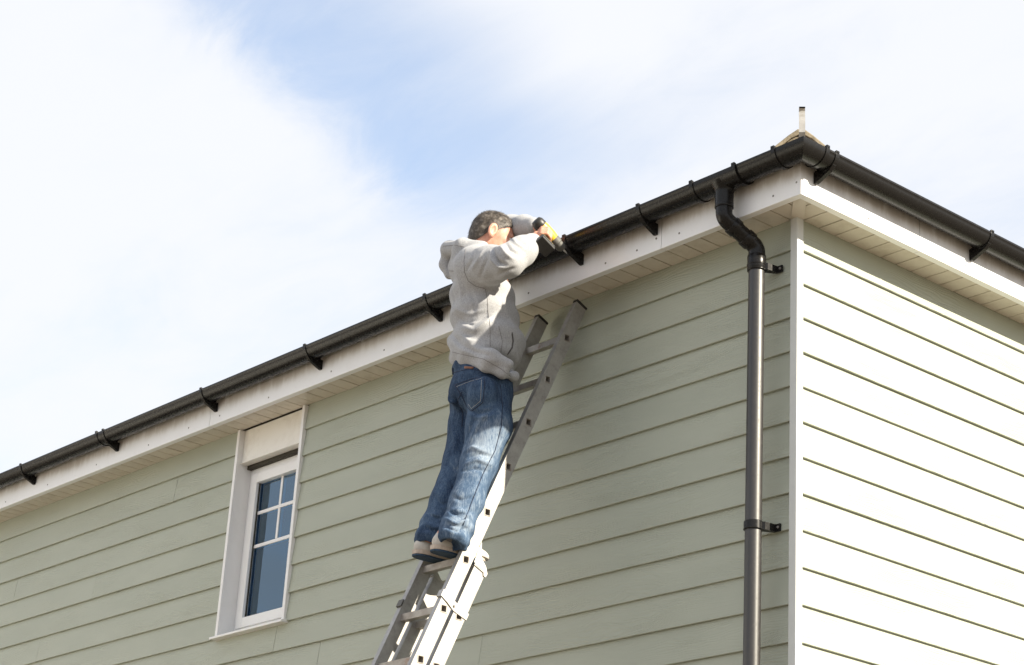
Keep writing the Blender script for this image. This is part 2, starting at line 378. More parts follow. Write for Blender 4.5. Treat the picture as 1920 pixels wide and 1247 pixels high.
c = MB()                                        # corner trim: two leaves of an angle profile
prof = [(-0.034, 0.012), (-0.034, -0.004), (-0.002, -0.005), (0.004, -0.004), (0.005, 0.002), (0.004, 0.034), (-0.012, 0.034), (-0.012, 0.012)]
c.prism(prof, lambda u, v, t: (u, v, t), 0.0, SOF-.001); c.build('corner_trim', 'trim_grey', house, bevel=0.0015)

# soffit: hollow boards laid across the overhang, mitred at the corner
sf = MB(); sf.box((XL, -OH+.02, SOF+.012), (-.0, 0.05, SOF+.02)); sf.box((-.05, -OH+.02, SOF+.012), (OH-.02, YR, SOF+.0195))
soffit = sf.build('soffit', 'gap_dark', house); soffit['label'] = 'white ridged soffit boards under the eaves'
def clip(poly, n, c):                          # keep n.p <= c
    o = []
    for i in range(len(poly)):
        a, b = np.array(poly[i]), np.array(poly[(i+1) % len(poly)]); da, db = a@n-c, b@n-c
        if da <= 0: o.append(tuple(a))
        if da*db < 0: o.append(tuple(a+(b-a)*(da/(da-db))))
    return o
def soffit_piece(poly, me=None, loc=None):
    mb = MB(); mb.prism(poly, lambda u, v, t: (u, v, t), 0, 0.010)
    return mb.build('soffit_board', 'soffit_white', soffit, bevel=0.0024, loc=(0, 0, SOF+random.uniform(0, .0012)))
shared = None
x = 0.151
while x > XL:
    a, b = x-0.0945, x
    if b > -0.002:
        p = clip([(a, -OH+.012), (b, -OH+.012), (b, 0.03), (a, 0.03)], np.array([1, 1])/math.sqrt(2), 0.0)
        if len(p) > 2: soffit_piece(p)
    else:
        if shared is None:
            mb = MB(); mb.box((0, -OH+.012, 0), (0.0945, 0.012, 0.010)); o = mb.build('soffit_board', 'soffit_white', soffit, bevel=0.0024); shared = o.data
        else:
            o = bpy.data.objects.new('soffit_board', shared); COL.objects.link(o); o.parent = soffit
            m = o.modifiers.new('bevel', 'BEVEL'); m.width = .0024; m.segments = 2; m.limit_method = 'ANGLE'
        o.location = (a, random.uniform(-.001, .001), SOF+random.uniform(0, .0014))
    x -= 0.1
shared = None; y = -0.149
while y < YR-.1:
    a, b = y, y+0.0945
    if a < 0.002:
        p = clip([(-.03, a), (OH-.012, a), (OH-.012, b), (-.03, b)], np.array([-1, -1])/math.sqrt(2), 0.0)
        if len(p) > 2: soffit_piece(p)
    else:
        if shared is None:
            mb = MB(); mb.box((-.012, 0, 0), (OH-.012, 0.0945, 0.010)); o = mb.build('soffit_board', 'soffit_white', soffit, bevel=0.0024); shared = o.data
        else:
            o = bpy.data.objects.new('soffit_board', shared); COL.objects.link(o); o.parent = soffit
            m = o.modifiers.new('bevel', 'BEVEL'); m.width = .0024; m.segments = 2; m.limit_method = 'ANGLE'
        o.location = (random.uniform(-.001, .001), a, SOF+random.uniform(0, .0014))
    y += 0.1
mb = MB(); q = 0.019
mb.prism([(-.012-q, .012-q), (OH-.03-q, -OH+.03-q), (OH-.03+q, -OH+.03+q), (-.012+q, .012+q)], lambda u, v, t: (u, v, t), SOF-.005, SOF-.001)
mb.build('mitre_strip', 'soffit_white', soffit, bevel=0.001)

# fascia boards with their bottom return, joint covers and pins
FZ0, FZ1 = 5.288, 5.490
fas = empty('fascia', (0, 0, 0)); fas.parent = house; fas['label'] = 'white plastic fascia boards with stains and painted shade under the gutter'
def fascia_run(a, b, right=False):
    mb = MB()
    prof = [(-OH, FZ0), (-OH+.034, FZ0), (-OH+.034, FZ0+.009), (-OH+.016, FZ0+.009), (-OH+.016, FZ1), (-OH, FZ1)]
    if right: mb.prism([(-u, v) for u, v in prof][::-1], lambda u, v, t: (u, t, v), a, b)
    else: mb.prism(prof[::-1], lambda u, v, t: (t, u, v), a, b)
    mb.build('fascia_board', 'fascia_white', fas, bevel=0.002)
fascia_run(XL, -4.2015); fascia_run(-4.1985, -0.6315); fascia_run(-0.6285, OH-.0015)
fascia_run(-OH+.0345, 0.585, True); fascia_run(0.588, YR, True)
mb = MB(); mb.prism([(OH-.034, -OH-.0022), (OH+.0022, -OH-.0022), (OH+.0022, -OH+.037), (OH+.0006, -OH+.037), (OH+.0006, -OH-.0006), (OH-.034, -OH-.0006)], lambda u, v, t: (u, v, t), FZ0-.002, FZ1-.004)
mb.build('corner_cover', 'fascia_white', fas)
mb = MB()
def pin(p, n):
    n = np.array(n, float); p = np.array(p, float); mb.sweep([p-n*.002, p+n*.0016, p+n*.0022], [.0048, .0048, .003], 8)
for xx in [-6.05, -5.45, -4.85, -4.42, -4.10, -3.62, -3.05, -2.6, -2.0, -1.5, -0.98, -0.78, -0.52, 0.02, -6.6, -7.2]:
    pin((xx, -OH, 5.325+random.uniform(-.006, .006)), (0, -1, 0))
for xx in (-0.66, 0.148): pin((xx, -OH-.001, 5.345), (0, -1, 0))
for yy in [0.25, 0.9, 1.5, 2.1]: pin((OH, yy, 5.325), (1, 0, 0))
mb.build('pin_heads', 'nail_grey', fas)['kind'] = 'stuff'

# ---- gutters: half-round channels, mitred at the corner
GC = OH+0.062; GZ = 5.457; GR = 0.056
def gprof(r0, r1, n=22, lip=True):
    o = [(r1*math.cos(a), r1*math.sin(a)) for a in np.linspace(0, -math.pi, n)]
    i = [(r0*math.cos(a), r0*math.sin(a)) for a in np.linspace(-math.pi, 0, n)]
    if lip: return [(r1+.0025, .004), (r1+.0025, -.004)]+o[1:-1]+[(-r1-.0025, -.004), (-r1-.0025, .004)]+[(-r0, .004)]+i[1:-1]+[(r0, .004)]
    return o+i
def gsweep(mb, prof, side, a, b, mitre_a=False, mitre_b=False):
    # profile (outward offset, height) swept along the eave; 'L' runs in x, 'R' runs in y
    def P(u, v, t, m):
        if side == 'L': return ((t+u if m else t), -GC-u, GZ+v)
        return (GC+u, (t-u if m else t), GZ+v)
    n = len(prof); V = [P(u, v, a, mitre_a) for u, v in prof]+[P(u, v, b, mitre_b) for u, v in prof]
    Fc = [tuple(range(n-1, -1, -1)), tuple(range(n, 2*n))]+[(i, (i+1) % n, n+(i+1) % n, n+i) for i in range(n)]
    mb.add(V, Fc)
gutL = MB(); gsweep(gutL, gprof(GR-.0025, GR), 'L', XL, GC, False, True)
gutL = gutL.build('gutter', 'gutter_black', house, smooth=True, sharp=35); gutL['label'] = 'black half round gutter along the long wall, on strap brackets'
gutR = MB(); gsweep(gutR, gprof(GR-.0025, GR), 'R', -GC, YR, True, False)
gutR = gutR.build('gutter', 'gutter_black', house, smooth=True, sharp=35); gutR['label'] = 'sunlit black half round gutter along the side wall'
def strap(mb, side, t, wd=0.022, r=GR, th=0.0045):
    n = 20; o = [((r+th)*math.cos(a), (r+th)*math.sin(a)) for a in np.linspace(0.06, -math.pi-.06, n)]
    i = [(r*math.cos(a), r*math.sin(a)) for a in np.linspace(-math.pi-.06, 0.06, n)]
    gsweep(mb, o+i, side, t-wd/2, t+wd/2)
    for sgn in (1, -1):                        # clip nibs hooked over the gutter lips
        gsweep(mb, [(sgn*(r-.006), .004), (sgn*(r+th+.001), .004), (sgn*(r+th+.001), .0135), (sgn*(r-.006), .011)][::-sgn], side, t-wd/2+.001, t+wd/2-.001)
def bracket(side, t, par):
    mb = MB(); strap(mb, side, t)
    # gusset below the strap back to the fascia
    u0 = OH-GC+.001
    pl = [(u0, -.050)]
    arc = [((GR+.002)*math.cos(a), (GR+.002)*math.sin(a)) for a in np.linspace(-2.35, -0.75, 9)]
    poly = [(u0, -.098), (u0+.010, -.098), (0.020, -.066), (0.042, -.045)]+arc[::-1]+[(u0, -.048)]
    gsweep(mb, poly[::-1], side, t-.010, t+.010)
    mb.build('bracket', 'gutter_black', par, bevel=0.001)
for xx in (-9.2, -8.2, -7.2, -6.224, -5.205, -4.137, -3.144, -2.143, -1.135, -0.66): bracket('L', xx, gutL)
for yy in (-0.085, 0.935, 1.93, 2.93, 3.93, 4.93): bracket('R', yy, gutR)
def sleeve(side, a, b, par, name, r=GR+.0005, th=.004, rings=(), ma=False, mbb=False):
    mb = MB(); gsweep(mb, gprof(r, r+th, lip=False), side, a, b, ma, mbb)
    for tt in rings: strap(mb, side, tt, .020, r+th-.001, .005)
    mb.build(name, 'gutter_black', par, smooth=True, sharp=30)
sleeve('L', -5.285, -5.215, gutL, 'gutter_union', rings=(-5.275,))
sleeve('L', 0.120, GC, gutL, 'gutter_corner', rings=(0.128,), mbb=True)
sleeve('R', -GC, -0.135, gutR, 'gutter_corner', rings=(-0.148,), ma=True)
PX, PY = -0.153, -0.078
OXC = -0.197
sleeve('L', -0.345, -0.080, gutL, 'running_outlet', rings=(-0.335, -0.091))

# ---- downpipe with its swan neck
PR = 0.0335
mb = MB(); mb.sweep([(PX, PY, 5.13), (PX, PY, 0.15)], PR, 32)
dp = mb.build('downpipe', 'pipe_black', house, smooth=True, sharp=40); dp['label'] = 'black round downpipe beside the corner with a swan neck at the top'
mb = MB()
nm = math.pi
path = arc_pts([(OXC, -GC, 5.425), (OXC, -GC, 5.275), (PX, PY, 5.178), (PX, PY, 5.10)], 0.024, 6)
mb.sweep(path, 0.0350, 28)
mb.build('swan_neck', 'gutter_black', dp, smooth=True, sharp=40)
mb = MB()
def ring(c, d, h, r, n=28):
    c = np.array(c); d = np.array(d)/np.linalg.norm(d); mb.sweep([c-d*h/2, c-d*(h/2-.002), c+d*(h/2-.002), c+d*h/2], [r-.0015, r, r, r-.0015], n)
mb.sweep([(OXC, -GC, 5.430), (OXC, -GC, 5.412), (OXC, -GC, 5.400), (OXC, -GC, 5.385), (OXC, -GC, 5.318)], [.060, .052, .0425, .0395, .0385], 32)
dg = np.array([PX-OXC, PY+GC, 5.178-5.275]); dgl = np.linalg.norm(dg); dg = dg/dgl
ring(np.array([OXC, -GC, 5.275])+dg*0.058, dg, .034, .0400); ring(np.array([OXC, -GC, 5.275])+dg*(dgl-.052), dg, .036, .0400)
ring((OXC, -GC, 5.325), (0, 0, 1), .012, .0400)
mb.build('pipe_collar', 'gutter_black', dp, smooth=True, sharp=40)
mb = MB(); ring((PX, PY, 5.105), (0, 0, 1), .070, .0395); ring((PX, PY, 5.096), (0, 0, 1), .006, .0415)
mb.build('pipe_socket', 'gutter_black', dp, smooth=True, sharp=40)
def pipe_clip(z, h):
    global mb
    mb = MB(); ring((PX, PY, z), (0, 0, 1), h, .0385); ring((PX, PY, z-h/2+.003), (0, 0, 1), .005, .0400)
    poly = [(PX+.018, PY-.006), (PX+.046, PY+.018), (PX+.052, -0.0075), (PX+.076, -0.0075), (PX+.076, 0.000), (PX+.040, 0.000), (PX+.010, PY+.030)]
    mb.prism(poly, lambda u, v, t: (u, v, t), z-h*.46, z+h*.40)
    o = mb.build('pipe_clip', 'gutter_black', dp, smooth=True, sharp=35)
    mb = MB(); mb.sweep([(PX+.066, -.007, z), (PX+.066, -.0105, z)], .0055, 10); mb.build('screw', 'nail_grey', dp)
pipe_clip(5.088, .034); pipe_clip(3.975, .036); pipe_clip(2.2, .036); pipe_clip(0.6, .036)

# ---- roof with hip tiles and the hip iron
rf = MB(); pit = math.radians(27); e = OH+0.045; ez = 5.500; ridge_h = 3.6
tp = math.tan(pit)
yh = YR/2
apex = (-yh-e*0, yh, ez+(yh+e)*tp)
rf.add([(XL, -e, ez), (e, -e, ez), (-yh, yh, ez+(yh+e)*tp), (XL, yh, ez+(yh+e)*tp)], [(0, 1, 2, 3)])
rf.add([(e, -e, ez), (e, YR+e, ez), (-yh, yh, ez+(yh+e)*tp)], [(0, 1, 2)])
rf.add([(XL, YR+e, ez), (e, YR+e, ez), (-yh, yh, ez+(yh+e)*tp), (XL, yh, ez+(yh+e)*tp)], [(3, 2, 1, 0)])
rf.add([(XL, -e, ez-.018), (e, -e, ez-.018), (e, YR+e, ez-.018), (XL, YR+e, ez-.018)], [(0, 1, 2, 3)])
for a, b in (((XL, -e), (e, -e)), ((e, -e), (e, YR+e))):
    rf.add([(*a, ez-.018), (*b, ez-.018), (*b, ez), (*a, ez)], [(0, 1, 2, 3)])
roof = rf.build('roof', 'roof_tile', house)
dv = np.array([-1, 1, 0])/math.sqrt(2); sd = np.array([1, 1, 0])/math.sqrt(2); rise = tp/math.sqrt(2)
def hip_tile(s0, s1, lift):
    mb = MB(); V = []
    for s in (s0, s1):
        c = np.array([e-.045, -e+.045, ez+.02+lift])+dv*s+np.array([0, 0, (s+.03)*rise+(0.02 if s == s0 else 0)])
        for wv, hz in ((-.120, -.062), (-.05, .002), (-.014, .030), (.014, .030), (.05, .002), (.120, -.062), (.112, -.076), (.042, -.014), (0, .010), (-.042, -.014), (-.112, -.076)):
            V.append(c+sd*wv+np.array([0, 0, hz]))
    n = 11
    mb.add(V, [tuple(range(n-1, -1, -1)), tuple(range(n, 2*n))]+[(i, (i+1) % n, n+(i+1) % n, n+i) for i in range(n)])
    # mortar bedding under the tile end
    c = np.array([e-.050, -e+.050, ez+.02+lift])+dv*s0
    if s0 == 0:
        c0 = c+np.array([0, 0, .03*rise+.018]); V = []
        for off in (0.004, 0.12):
            cc = c0+dv*off+np.array([0, 0, off*rise])
            V += [cc+sd*wv+np.array([0, 0, hz]) for wv, hz in ((-.108, -.079), (.108, -.079), (.042, -.010), (0, .012), (-.042, -.010))]
        mb.add(V, [(4, 3, 2, 1, 0), (5, 6, 7, 8, 9)]+[(i, (i+1) % 5, 5+(i+1) % 5, 5+i) for i in range(5)])
    mb.build('hip_tile', 'hip_concrete', roof, bevel=0.004)
for i in range(9): hip_tile(i*0.40, i*0.40+0.44, 0.004*(i % 2))
# hip iron: a flat strap that stands up at the foot of the hip and curls over at its tip
pts = [(0.05, 5.500), (0.0, 5.503), (-.012, 5.520), (-.014, 5.572), (-.011, 5.590), (-.002, 5.606), (.002, 5.624), (-.004, 5.634), (-.016, 5.634)]
V = []; Fc = []
base = np.array([e-.006, -e+.006, 0])
for i, (s, z) in enumerate(pts):
    for wv in (-.0125, .0125):
        for th in (0, .004): V.append(base+dv*(s+th)+sd*wv+np.array([0, 0, z+.012]))
for i in range(len(pts)-1):
    a = 4*i; b = a+4
    Fc += [(a, b, b+2, a+2), (a+1, a+3, b+3, b+1), (a, a+1, b+1, b), (a+2, b+2, b+3, a+3)]
Fc += [(0, 2, 3, 1), (len(V)-4, len(V)-3, len(V)-1, len(V)-2)]
mesh_obj('hip_iron', V, Fc, 'galvanised', roof)

# ---- window
win = empty('window', (0, 0, 0)); win.parent = house; win['label'] = 'narrow white casement window with glazing bars, set in a deep white reveal'
for a in (WX0, WX1-.024):
    mb = MB(); mb.box((a, -.012, WZ0), (a+.024, .150, SOF-.003)); mb.build('trim', 'upvc_white', win, bevel=0.002)
mb = MB(); mb.box((WX0+.024, .022, 5.102), (WX1-.024, .060, SOF-.003)); mb.box((WX0+.024, .010, 5.098), (WX1-.024, .060, 5.1015))
mb.build('head_panel', 'panel_cream', win, bevel=0.004)
mb = MB(); mb.box((WX0+.024, .062, 5.078), (WX1-.024, .150, 5.12)); mb.build('head_trim', 'gap_dark', win)
mb = MB(); mb.prism([(-.034, WZ0-.014), (-.034, WZ0-.002), (-.010, WZ0+.004), (.150, WZ0+.022), (.150, WZ0-.014)][::-1], lambda u, v, t: (t, u, v), WX0-.018, WX1+.012)
mb.build('sill', 'upvc_white', win, bevel=0.002)
fx0, fx1, fz0, fz1, fy = WX0+.025, WX1-.025, WZ0+.020, 5.079, 0.088
def frame(name, x0, x1, z0, z1, y0, y1, wd, par):
    mb = MB(); mb.box((x0, y0, z0), (x0+wd, y1, z1)); mb.box((x1-wd, y0, z0), (x1, y1, z1)); mb.box((x0+wd, y0+.0004, z0), (x1-wd, y1, z0+wd)); mb.box((x0+wd, y0+.0004, z1-wd), (x1-wd, y1, z1))
    return mb.build(name, 'upvc_white', par, bevel=0.003)
frame('frame', fx0, fx1, fz0, fz1, fy, fy+.055, .040, win)
frame('sash', fx0+.032, fx1-.032, fz0+.034, fz1-.034, fy-.012, fy+.040, .056, win)
gx0, gx1, gz0, gz1 = fx0+.086, fx1-.086, fz0+.088, fz1-.088
gy = fy+.018; hb1, hb2, vx = 4.818, 4.626, (gx0+gx1)/2
mb = MB()
mb.box((gx0-.004, gy-.004, hb1-.0095), (gx1+.004, gy+.010, hb1+.0095)); mb.build('glazing_bar', 'upvc_white', win, bevel=.002)
mb = MB(); mb.box((gx0-.004, gy-.004, hb2-.0095), (gx1+.004, gy+.010, hb2+.0095)); mb.build('glazing_bar', 'upvc_white', win, bevel=.002)
mb = MB(); mb.box((vx-.0095, gy-.0034, hb2+.0096), (vx+.0095, gy+.010, hb1-.0096)); mb.box((vx-.0095, gy-.0034, hb1+.0096), (vx+.0095, gy+.010, gz1+.004)); mb.build('glazing_bar', 'upvc_white', win, bevel=.002)
for (a, b, z0, z1) in ((gx0, vx-.0095, hb1+.0095, gz1), (vx+.0095, gx1, hb1+.0095, gz1), (gx0, vx-.0095, hb2+.0095, hb1-.0095), (vx+.0095, gx1, hb2+.0095, hb1-.0095), (gx0, gx1, gz0, hb2-.0095)):
    mb = MB(); mb.box((a-.003, gy+.001, z0-.003), (b+.003, gy+.005, z1+.003)); mb.build('pane', 'glass', win)
mb = MB(); mb.box((gx0-.02, gy-.013, gz0-.003), (gx0+.0045, gy-.002, gz1+.003)); mb.box((gx0+.0045, gy-.013, gz0-.003), (gx1-.004, gy-.002, gz0+.004)); mb.build('gasket', 'gap_dark', win)
mb = MB(); mb.box((gx0-.02, gy+.034, gz0-.02), (gx1+.02, gy+.037, gz1+.02)); mb.build('sky_reflection_panel', 'sky_reflection_panel', win)  # added panel behind the panes; its blue paints in the sky's reflection
mb = MB(); mb.box((gx0-.06, gy+.03, gz0-.1), (gx0-.052, gy+.4, gz1+.08)); mb.box((gx1+.052, gy+.03, gz0-.1), (gx1+.06, gy+.4, gz1+.08)); mb.box((gx0-.052, gy+.03, gz1+.061), (gx1+.052, gy+.4, gz1+.08)); mb.box((gx0-.052, gy+.03, gz0-.1), (gx1+.052, gy+.4, gz0-.081)); mb.box((gx0-.06, gy+.4, gz0-.1), (gx1+.06, gy+.41, gz1+.08))
mb.build('room', 'room_dark', win)


# ------------------------------------------------------------------ the white house across the way (out of the picture)
simple('render_white', (0.80, 0.79, 0.76), 0.85, 0, 0.06, 3)
simple('dark_pane', (0.03, 0.035, 0.04), 0.1)
nb = tag(empty('neighbour_house', (-9.0, -7.7, 0)), 'white rendered house across the way with a slate roof', 'house')
nb.rotation_euler = (0, 0, math.atan2(0.58, 0.81))          # its front faces local +X
mb = MB(); mb.box((-7, -5, 0), (0, 5, 5.2)); mb.build('wall', 'render_white', nb)
mb = MB(); mb.prism([(-7.4, 5.2), (.4, 5.2), (.4, 5.3), (-3.5, 6.7), (-7.4, 5.3)], lambda u, v, t: (u, t, v), -5.3, 5.3); mb.build('roof', 'roof_tile', nb)
for yy in (-3.4, 0.0, 3.4):
    for zz in (0.9, 3.4):
        if yy == 0.0 and zz < 1: continue
        mb = MB(); mb.box((-.06, yy-.62, zz-.07), (.05, yy+.62, zz+1.27)); f_ = mb.build('window_frame', 'upvc_white', nb, bevel=.01)
        mb = MB(); mb.box((.04, yy-.52, zz+.03), (.056, yy+.52, zz+1.17)); mb.build('pane', 'dark_pane', f_)
mb = MB(); mb.box((-.05, -.5, 0), (.04, .5, 2.1)); mb.build('door', 'trim_grey', nb, bevel=.01)

# ------------------------------------------------------------------ ladder (two-section aluminium extension ladder)
LA = math.atan2(0.228, 0.0985)                    # lean
UP = np.array([0, math.cos(LA), math.sin(LA)]); FR = np.array([0, -math.sin(LA), math.cos(LA)])    # along the stile / out from the wall
LXR, LXL = -1.259, -1.551; SW = 0.025; SD = 0.064; RS = 0.2493
L0 = np.array([0, -0.132, 5.051])                 # centre of the top rung
ladder = tag(empty('ladder', (-1.4, -2.3, 0.0)), 'aluminium extension ladder leaning against the green boarded wall below the eaves', 'ladder')
LB = np.array([-1.4, -2.3, 0.0])
def lp(x, s, q, base=L0): return np.array([x, 0, 0])+np.array([0, base[1], base[2]])+UP*s+FR*q-LB
HOLE = 0.0135; CH = 0.0042
def rot_oct(h, ch):                               # square hole with clipped corners, level with the ground
    o = [(h-ch, -h), (h, -h+ch), (h, h-ch), (h-ch, h), (-h+ch, h), (-h, h-ch), (-h, -h+ch), (-h+ch, -h)]
    r = []
    for a, b in o:                                # (y, z) offsets -> (s, q)
        v = np.array([0, a, b]); r.append((v@UP, v@FR))
    return r
def stile(base, rungs, s_top, s_bot, xo, xi, name, nm_label=None):
    mb = MB(); ss = sorted(rungs)
    edges = [s_bot]+[(a+b)/2 for a, b in zip(ss[:-1], ss[1:])]+[s_top]
    hq = SD/2; fl = 0.003
    for xx, outside in ((xo, True), (xi, False)):
        for i, sr in enumerate(ss):
            a, b = edges[i], edges[i+1]
            rect = []                             # 8 points round the rectangle, matched in angle with the hole
            hole = rot_oct(HOLE, CH)
            for (hs, hqv) in hole:
                ang = math.atan2(hqv, hs); c, s_ = math.cos(ang), math.sin(ang)
                k = min((b-sr)/abs(c) if c > 0 else (sr-a)/abs(c) if c < 0 else 9, (hq-fl)/max(abs(s_), 1e-6)); rect.append((k*c, k*s_))
            crn = [(b-sr, hq-fl), (a-sr, hq-fl), (a-sr, -hq+fl), (b-sr, -hq+fl)]
            pts = [(math.atan2(q, s), s, q, 'r', j) for j, (s, q) in enumerate(rect)]+[(math.atan2(q, s), s, q, 'c', j) for j, (s, q) in enumerate(crn)]
            pts.sort()
            hp = [lp(xx, sr+s, q, base) for s, q in hole]; op = [lp(xx, sr+p[1], p[2], base) for p in pts]
            n0 = len(hp); V = hp+op; Fc = []
            ridx = [i_ for i_, p in enumerate(pts) if p[3] == 'r']
            for m_ in range(len(ridx)):
                i0, i1 = ridx[m_], ridx[(m_+1) % len(ridx)]
                chain = [i0]; j = i0
                while j != i1: j = (j+1) % len(pts); chain.append(j)
                h0, h1 = pts[i0][4], pts[i1][4]
                fc = [n0+c_ for c_ in chain]+[h1, h0]
                Fc.append(tuple(fc if (xo > xi) == outside else fc[::-1]))
            mb.add(V, Fc)
    xa, xb = min(xo, xi), max(xo, xi)
    for sg in (1, -1):                            # front and back flanges
        q0, q1 = sorted((sg*(hq-fl), sg*hq))
        V = [lp(x_, s_, q_, base) for s_ in (s_bot, s_top) for q_ in (q0, q1) for x_ in (xa-.001, xb+.001)]
        mb.add(V, [(0, 1, 3, 2), (4, 6, 7, 5), (0, 4, 5, 1), (2, 3, 7, 6), (0, 2, 6, 4), (1, 5, 7, 3)])
    for s_ in (s_bot, s_top):
        mb.add([lp(xa, s_, -hq, base), lp(xb, s_, -hq, base), lp(xb, s_, hq, base), lp(xa, s_, hq, base)], [(0, 1, 2, 3)])
    return mb.build(name, 'aluminium', ladder)
def rung(base, s, x0, x1):
    mb = MB(); o = []; 
    A, B = 0.0148, 0.0122
    def sq(h): return [(-h, -h), (h, -h), (h, h), (-h, h)]
    V = []
    for x_ in (x0, x1):
        for h in (A, B):
            for a, b in sq(h): V.append(np.array([x_, base[1], base[2]])+UP*s+np.array([0, a, b])-LB)
    Fc = []
    for i in range(4):
        j = (i+1) % 4
        Fc += [(i, j, 8+j, 8+i), (4+i, 12+i, 12+j, 4+j), (i, 4+i, 4+j, j), (8+i, 8+j, 12+j, 12+i)]
    mb.add(V, Fc)
    # a web half way in closes the hollow tube
    xm = (x0+x1)/2; n = len(mb.v)
    mb.add([np.array([xm, base[1]+a, base[2]+b])+UP*s-LB for a, b in sq(B)], [(0, 1, 2, 3)])
    # pressed collar round each end
    for xx, sg in ((x0, -1), (x1, 1)):
        V = []
        for h, dx in ((0.0172, 0), (0.0165, .0016), (0.0128, .0016), (0.0128, 0)):
            for a, b in sq(h): V.append(np.array([xx-sg*.0005+sg*dx, base[1]+a, base[2]+b])+UP*s-LB)
        mb.add(V, [(4*k+i, 4*k+(i+1) % 4, 4*k+4+(i+1) % 4, 4*k+4+i) for k in range(3) for i in range(4)])
    mb.build('rung', 'rung_alu', ladder, bevel=0.0012)
NU = 13
rs_u = [-i*RS for i in range(NU)]
for xo, xi in ((LXR, LXR-SW), (LXL, LXL+SW)): stile(L0, rs_u, 0.205, -(NU-1)*RS-.12, xo, xi, 'stile')
for s in rs_u: rung(L0, s, LXL-.001, LXR+.001)
L1 = L0-FR*0.0805                                 # base section, on the wall side
s_bt = -1.243; rs_b = [-i*RS+.018 for i in range(6, 23)]
rs_b = [s for s in rs_b if (L1+UP*s)[2] > 0.2]
s_foot = (0.035-L1[2])/UP[2]
for xo, xi in ((LXR+.001, LXR-SW), (LXL-.001, LXL+SW)): stile(L1, rs_b, s_bt, s_foot, xo, xi, 'stile')
for s in rs_b: rung(L1, s, LXL-.002, LXR+.002)
def lbox(mb, x0, x1, s0, s1, q0, q1, base):
    V = [lp(x_, s_, q_, base) for x_ in (x0, x1) for s_ in (s0, s1) for q_ in (q0, q1)]
    mb.add(V, [(0, 1, 3, 2), (4, 6, 7, 5), (0, 4, 5, 1), (2, 3, 7, 6), (0, 2, 6, 4), (1, 5, 7, 3)])
hq = SD/2
for xo, xi in ((LXR, LXR-SW), (LXL+SW, LXL)):
    mb = MB(); lbox(mb, xi-.002, xo+.002, 0.198, 0.212, -hq-.002, hq+.002, L0); mb.build('end_cap', 'drill_black', ladder, bevel=.002)
    mb = MB(); lbox(mb, xi-.004, xo+.004, s_foot-.035, s_foot+.06, -hq-.004, hq+.004, L1); mb.build('foot', 'drill_black', ladder, bevel=.004)
# cast hook plates at the head of the base section
for sg, xo in ((1, LXR), (-1, LXL)):
    mb = MB(); x0, x1 = sorted((xo+sg*.0025, xo+sg*.0075))
    poly = [(s_bt-.012, -hq-.006), (s_bt-.012, -hq+.006), (s_bt+.006, -hq+.016), (s_bt+.004, hq-.006), (s_bt+.010, hq+.012), (s_bt+.11, hq+.018), (s_bt+.10, hq+.012), (s_bt+.052, hq-.012), (s_bt+.030, -hq+.012), (s_bt+.008, -hq-.008)]
    mb.prism(poly, lambda u, v, t: lp(t, u, v, L1), x0, x1); 
    x0, x1 = sorted((xo+sg*.006, xo-sg*(SW+.001)))
    lbox(mb, x0, x1, s_bt+.0005, s_bt+.010, -hq-.004, hq+.004, L1)
    mb.build('hook_plate', 'galvanised', ladder, bevel=.0015)
# guide straps that hold the two sections together
sg0 = -1.455
for sg, xo, mt in ((1, LXR, 'galvanised'), (-1, LXL, 'drill_grey')):
    mb = MB(); x0, x1 = sorted((xo+sg*.0022, xo+sg*.0055))
    mb.prism([(sg0+.030, hq+.004), (sg0-.004, hq+.004), (sg0-.010, 0), (sg0-.022, -hq-.012), (sg0-.018, -0.0805-hq-.004), (sg0+.014, -0.0805-hq-.004), (sg0+.016, -hq-.016), (sg0+.024, 0)], lambda u, v, t: lp(t, u, v, L0), x0, x1)
    x0, x1 = sorted((xo+sg*.0055, xo-sg*(SW+.002)))
    lbox(mb, x0, x1, sg0-.004, sg0+.030, hq+.002, hq+.0085, L0); lbox(mb, x0, x1, sg0-.018, sg0+.014, -0.0805-hq-.0065, -0.0805-hq-.002, L0)
    mb.build('guide_strap', mt, ladder, bevel=.001)
    mb = MB(); p = lp(xo+sg*.005, sg0-.004, -hq-.004, L0); mb.sweep([p, p+np.array([sg*.004, 0, 0]), p+np.array([sg*.006, 0, 0])], [.006, .006, .004], 10); mb.build('rivet', 'nail_grey', ladder)

